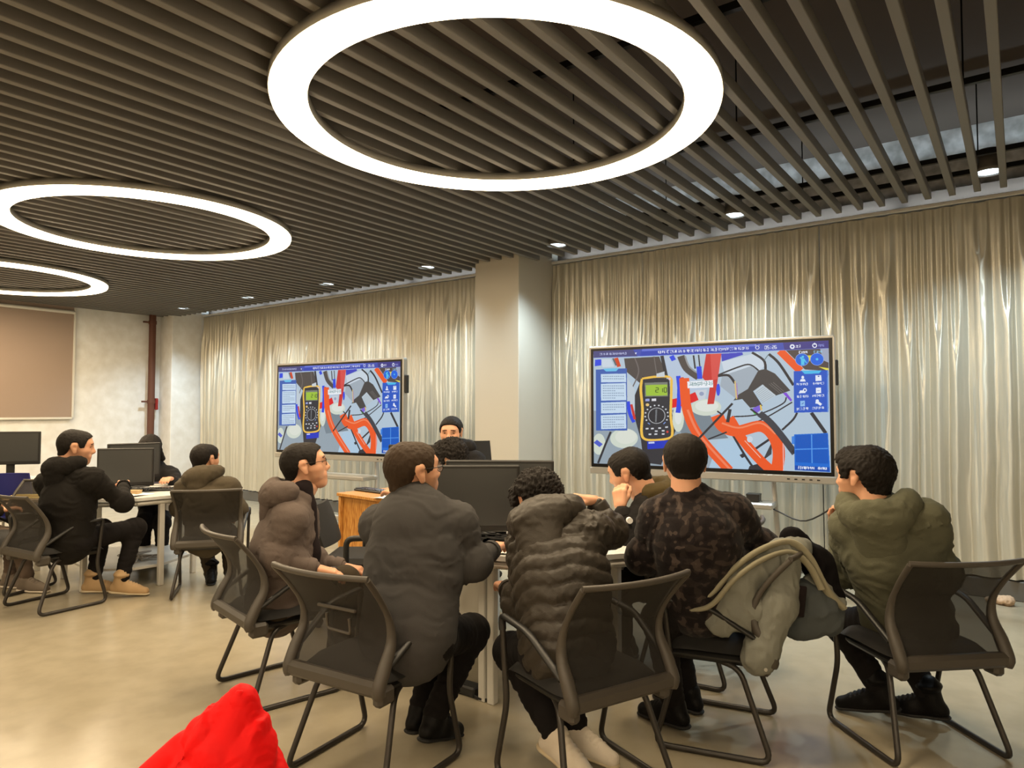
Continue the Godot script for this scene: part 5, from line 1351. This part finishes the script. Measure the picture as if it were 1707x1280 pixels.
func build_small_things():
	# grey coat over the back of the pullover man's chair
	var at := Vector3(-0.82, 0.6, -3.18)
	var t := thing("coat", "grey green winter coat thrown over the back of the pullover man's chair", "coat", at)
	var n := Vector3(0.55, 0.1, 0.83).normalized()
	obj("body", soft([pr(Vector3(-1.08, 0.65, -2.93), Vector3(-0.97, 0.73, -2.96), 0.035, 0.06, n, 1.8), pr(Vector3(-0.97, 0.73, -2.96), Vector3(-0.85, 0.83, -3.06), 0.07, 0.06, n, 1.7), pr(Vector3(-1.02, 0.62, -2.93), Vector3(-0.92, 0.62, -2.97), 0.045, 0.065, n, 2.0),
		pr(Vector3(-1.14, 0.625, -2.91), Vector3(-1.05, 0.54, -2.91), 0.022, 0.032, n, 1.6), pr(Vector3(-1.05, 0.54, -2.91), Vector3(-0.95, 0.57, -2.95), 0.034, 0.04, n, 1.8), pr(Vector3(-0.85, 0.84, -3.12), Vector3(-0.79, 0.85, -3.20), 0.055, 0.05), pr(Vector3(-0.74, 0.70, -3.20), Vector3(-0.66, 0.62, -3.27), 0.05, 0.035, n, 1.5)], 0.008, 60.0, 0.010, 9.0, at), M.coat_grey, t)
	obj("sleeve", soft([pr(Vector3(-0.835, 0.80, -3.10), Vector3(-0.842, 0.64, -3.035), 0.070, 0.074), pr(Vector3(-0.842, 0.64, -3.035), Vector3(-0.895, 0.45, -2.975), 0.074, 0.062), pr(Vector3(-0.892, 0.46, -2.975), Vector3(-0.905, 0.42, -2.965), 0.066, 0.066)], 0.008, 90.0, 0.006, 14.0, at), M.coat_grey, t)
	obj("snap", tube_mesh(off([Vector3(-0.855, 0.405, -2.90), Vector3(-0.853, 0.405, -2.893)], at), 0.007, 10), M.silver, t)
	var edge := smooth([Vector3(-1.30, 0.632, -2.90), Vector3(-1.15, 0.645, -2.88), Vector3(-1.07, 0.68, -2.88), Vector3(-0.985, 0.79, -2.91), Vector3(-0.895, 0.868, -2.99), Vector3(-0.81, 0.893, -3.09), Vector3(-0.745, 0.835, -3.14), Vector3(-0.685, 0.69, -3.19), Vector3(-0.635, 0.605, -3.26)], 6)
	obj("front_edge", tube_mesh(off(edge, at), 0.024, 8, 0.013), M.coat_trim, t)
	var e2 := []
	for i in range(5, edge.size() - 8): e2.append(edge[i] + Vector3(0.01, -0.038, 0.018))
	obj("facing", tube_mesh(off(e2, at), 0.017, 8, 0.011), M.coat_trim, t)
	obj("lining", soft([pr(Vector3(-0.82, 0.885, -3.20), Vector3(-0.73, 0.78, -3.26), 0.055, 0.06, n, 1.5), pr(Vector3(-0.73, 0.78, -3.26), Vector3(-0.68, 0.64, -3.27), 0.06, 0.055, n, 1.5)], 0.009, 70.0, 0.006, 10.0, at), M.coat_lining, t)
	obj("hood", soft([pr(Vector3(-0.80, 0.55, -3.20), Vector3(-0.71, 0.56, -3.26), 0.085, 0.08), pr(Vector3(-0.77, 0.68, -3.17), Vector3(-0.73, 0.62, -3.21), 0.05, 0.07)], 0.009, 60.0, 0.012, 8.0, at), M.coat_hood, t)
	obj("pocket_flap", box_mesh(Vector3(0.012, 0.13, 0.07), Vector3(-0.775, 0.655, -3.075) - at, 0.004, looking(Vector3(-0.8, 0.1, 0.4), Vector3.UP)), M.taupe_lining, t)
	# red puffer coat on a chair close to the camera
	at = Vector3(-1.42, 0.6, -0.87)
	t = thing("coat", "bright red puffer coat peaked over a chair at the bottom edge nearest the camera", "coat", at)
	var ap := Vector3(-1.400, 0.842, -0.895)
	obj("shell", soft([pr(ap - Vector3(0, 0.03, 0), Vector3(-1.47, 0.725, -0.845), 0.008, 0.02), pr(Vector3(-1.47, 0.745, -0.845), Vector3(-1.60, 0.58, -0.75), 0.035, 0.05), pr(ap - Vector3(0, 0.03, 0), Vector3(-1.372, 0.71, -0.915), 0.008, 0.016), pr(Vector3(-1.366, 0.73, -0.918), Vector3(-1.325, 0.50, -0.95), 0.030, 0.05), pr(ap - Vector3(0, 0.03, 0), Vector3(-1.43, 0.62, -0.86), 0.035, 0.10), pr(Vector3(-1.43, 0.70, -0.87), Vector3(-1.50, 0.50, -0.82), 0.05, 0.12), pr(Vector3(-1.39, 0.70, -0.90), Vector3(-1.38, 0.50, -0.91), 0.045, 0.11)], 0.006, 24.0, 0.0, 7.0, at, 0.17, Vector3(0.45, 0.8, 0.2).normalized()), M.red_puffer, t)
	obj("zip_fold", soft([pr(ap + Vector3(0.012, -0.012, 0.012), Vector3(-1.372, 0.70, -0.86), 0.012, 0.014), pr(Vector3(-1.372, 0.70, -0.86), Vector3(-1.352, 0.55, -0.815), 0.014, 0.018)], 0.006, 90.0, 0.002, 14.0, at), M.red_puffer, t)
	t = thing("stool", "round black stool hidden under the red puffer coat", "stool", Vector3(-1.43, 0, -0.87))
	obj("seat", tube_mesh([Vector3(0, 0.42, 0), Vector3(0, 0.455, 0)], 0.16, 24), M.black_plastic, t)
	for k in 4: obj("leg", tube_mesh([Vector3(cos(TAU * k / 4) * 0.11, 0.43, sin(TAU * k / 4) * 0.11), Vector3(cos(TAU * k / 4) * 0.18, 0.0, sin(TAU * k / 4) * 0.18)], 0.014, 8), M.chair_tube, t)
	# papers and small things on the tables
	paper("sheet of paper on the front table by the charcoal sleeve", Vector3(-2.17, 0.746, -2.84), 0.5, "paper")
	paper("sheet of paper on the front table beside the pullover man's arm", Vector3(-1.80, 0.746, -3.50), 0.2, "paper")
	paper("white papers at the right end of the left table", Vector3(-6.24, 0.746, -3.33), 0.9, "paper")
	paper("small white note under the beige box on the left table", Vector3(-6.02, 0.746, -2.80), 0.3, "paper")
	paper("white paper on the wooden desk by the writing hand", Vector3(-4.14, 0.751, -3.98), 0.1, "paper")
	var en := thing("envelope", "yellow paper envelope on the low table at the left edge", "envelope", Vector3(-7.50, 0.651, -2.54), 0.7)
	obj("sheet", box_mesh(Vector3(0.34, 0.006, 0.24), Vector3(0, 0.003, 0), 0.001), M.yellow_paper, en)
	obj("flap", box_mesh(Vector3(0.30, 0.012, 0.10), Vector3(0, 0.011, -0.05), 0.003), M.yellow_paper, en)
	box_thing("eraser_box", "small beige box beside the black fleece sleeve on the left table", "box", Vector3(-6.10, 0.746, -2.86), Vector3(0.10, 0.035, 0.06), M.cardboard, 0.5)
	box_thing("notebook", "dark purple notebook under the dark haired person's hand", "notebook", Vector3(-6.72, 0.746, -3.36), Vector3(0.24, 0.02, 0.17), M.notebook, 0.8)
	box_thing("phone", "dark phone lying among the cables on the left table", "phone", Vector3(-6.30, 0.746, -3.02), Vector3(0.075, 0.009, 0.15), M.black_plastic, 1.0)
	keyboard("black keyboard on the corner of the wooden desk", Vector3(-4.55, 0.75, -4.16), deg_to_rad(-6))
	keyboard("black keyboard before the monitor of the left table", Vector3(-6.20, 0.746, -3.14), deg_to_rad(50))
	keyboard("black keyboard on the far desk below the blind", Vector3(-8.02, 0.746, -2.42), deg_to_rad(52))
	var cup := thing("cup", "small white cup under the monitors of the front table", "cup", Vector3(-2.20, 0.745, -3.12))
	var s := Shape.new(); s.lathe([[0.0, 0.002], [0.024, 0.002], [0.026, 0.006], [0.033, 0.085], [0.035, 0.087], [0.031, 0.085], [0.024, 0.008], [0.0, 0.008]], 18)
	obj("wall", s.mesh(), M.paper, cup)
	mouse("black mouse under the wide monitor on the front table", Vector3(-2.28, 0.745, -2.88), 0.6)
	mouse("black mouse on the far desk below the blind", Vector3(-8.02, 0.746, -2.45), 0.9)
	cables("tangle of black cables under the monitors of the front table", Vector3(-2.36, 0.751, -3.02), 0.16, M.cable, 3)
	cables("grey cable bundle on the lower shelf of the left table", Vector3(-6.22, 0.172, -2.98), 0.20, M.grey_cable, 4)
	cables("dark cable coil on the left table before the keyboard", Vector3(-6.18, 0.752, -2.98), 0.09, M.cable, 5)
	var ad := thing("power_strip", "black power adapter with a coiled lead under the front table", "adapter", Vector3(-2.34, 0, -2.78))
	obj("brick_case", box_mesh(Vector3(0.17, 0.05, 0.08), Vector3(0, 0.025, 0), 0.008), M.black_plastic, ad)
	obj("lead", tube_mesh(coil(0.06, 2, 0.06), 0.005, 6), M.cable, ad)
	var wire := thing("display_cable", "thin black cable hanging from the right display toward its shelf", "cable", Vector3.ZERO)
	obj("lead", tube_mesh(smooth([Vector3(-1.10, 0.90, -5.62), Vector3(-1.10, 0.78, -5.56), Vector3(-1.33, 0.62, -5.58), Vector3(-1.55, 0.66, -5.66), Vector3(-1.7, 0.728, -5.70)]), 0.006, 6), M.cable, wire)
	box_thing("media_box", "small black media box on the shelf of the right display", "box", Vector3(-1.75, 0.727, -5.68), Vector3(0.10, 0.06, 0.10), M.black_plastic, 0.1)
	# crumpled cloth along the plinth, right edge
	for c in [[-0.16, -6.42, "pale crumpled cloth on the floor against the plinth"], [0.08, -6.44, "second pale crumpled cloth, cut by the right edge"]]:
		var p := Vector3(c[0], 0.02, c[1])
		var o := thing("rag", c[2], "cloth", p)
		obj("cloth", soft([pr(p + Vector3(-0.06, 0.008, 0), p + Vector3(0.05, 0.012, 0.02), 0.025, 0.035, Vector3.UP, 1.6), pr(p + Vector3(0, 0.01, -0.02), p + Vector3(0.06, 0.02, 0.01), 0.02, 0.028)], 0.008, 90.0, 0.010, 20.0, p), M.rag_cloth, o)
	# blue chair at the far left
	var bc := thing("blue_chair", "blue moulded chair back at the left edge near the far desk", "chair", Vector3(-7.98, 0, -2.62), deg_to_rad(52))
	var rows := []
	for i in 9:
		var v := i / 8.0
		var row := []
		for j in 9:
			var u := -1.0 + j / 4.0
			row.append(Vector3(u * (0.21 - 0.03 * v * v), 0.44 + 0.42 * v, 0.2 + 0.06 * v - 0.05 * (1.0 - u * u)))
		rows.append(row)
	s = Shape.new(); s.sheet(rows, 0.012); obj("backrest", s.mesh(), M.blue_cloth, bc)
	obj("seat", box_mesh(Vector3(0.42, 0.03, 0.42), Vector3(0, 0.435, 0), 0.012), M.blue_cloth, bc)
	for sx in [-1.0, 1.0]:
		for sz in [-1.0, 1.0]: obj("leg", tube_mesh([Vector3(sx * 0.17, 0.43, sz * 0.16), Vector3(sx * 0.2, 0.0, sz * 0.2)], 0.012, 8), M.silver, bc)

func paper(label: String, at: Vector3, turn: float, m: String):
	var t := thing("paper", label, "paper", at, turn, "loose papers on the tables")
	var rows := []
	for i in 7:
		var row := []
		for j in 6: row.append(Vector3(-0.105 + 0.042 * j, 0.003 + 0.004 * sin(i * 1.1 + j * 0.7) + 0.006 * (i / 6.0) * (j / 5.0), -0.148 + 0.0495 * i))
		rows.append(row)
	var s := Shape.new(); s.sheet(rows, 0.0015)
	obj("sheet", s.mesh(), M[m], t)

func box_thing(called: String, label: String, cat: String, at: Vector3, size: Vector3, m: Material, turn: float):
	var t := thing(called, label, cat, at, turn)
	obj("body", box_mesh(size, Vector3(0, size.y / 2, 0), minf(0.006, size.y * 0.3)), m, t)
	if called == "notebook": obj("pages", box_mesh(size * Vector3(0.97, 0.7, 0.98), Vector3(0.004, size.y / 2, 0.003), 0.0), M.paper, t)
	elif called == "phone": obj("screen", box_mesh(size * Vector3(0.9, 0.1, 0.94), Vector3(0, size.y, 0), 0.0), M.dark_screen, t)
	else: obj("lid", box_mesh(size * Vector3(1.02, 0.25, 1.02), Vector3(0, size.y * 0.9, 0), 0.001), m, t)

func keyboard(label: String, at: Vector3, turn: float):
	var t := thing("keyboard", label, "keyboard", at, turn, "black keyboards on the desks")
	obj("case", box_mesh(Vector3(0.43, 0.018, 0.13), Vector3(0, 0.010, 0), 0.005), M.black_plastic, t)
	var s := Shape.new()
	for r in 5:
		for c in 18: s.box(Vector3(0.018, 0.008, 0.017), Vector3(-0.2 + c * 0.0235, 0.022, -0.045 + r * 0.022), 0.002)
	var k := obj("keys", s.mesh(), M.bezel, t); tag(k, "", "", "", "stuff")

func mouse(label: String, at: Vector3, turn: float):
	var t := thing("mouse", label, "mouse", at, turn)
	var s := Shape.new(); s.sphere(Vector3(0, 0.008, 0), Vector3(0.03, 0.028, 0.055), 14, 10)
	for i in s.v.size():
		if s.v[i].y < 0.001: s.v[i].y = 0.001
	obj("shell", s.mesh(), M.black_plastic, t)
	obj("wheel", tube_mesh([Vector3(-0.004, 0.031, -0.028), Vector3(0.004, 0.031, -0.028)], 0.008, 10), M.dark_steel, t)

func coil(r: float, turns: int, lift: float) -> Array:
	var p := []
	for i in turns * 14 + 1:
		var a := TAU * i / 14.0
		p.append(Vector3(cos(a) * r * (1.0 + 0.1 * sin(a * 0.37)) + 0.12, 0.008 + lift * 0.1 * (i / 14.0), sin(a) * r * 0.7))
	return p

func cables(label: String, at: Vector3, r: float, m: Material, seed_: int):
	var t := thing("cable_bundle", label, "cables", at)
	var rng := RandomNumberGenerator.new(); rng.seed = seed_
	for c in 4:
		var p := []
		for i in 7: p.append(Vector3(rng.randf_range(-r, r), rng.randf_range(0.006, 0.03), rng.randf_range(-r, r) * 0.7))
		obj("lead", tube_mesh(smooth(p, 5), 0.006, 6), m, t)
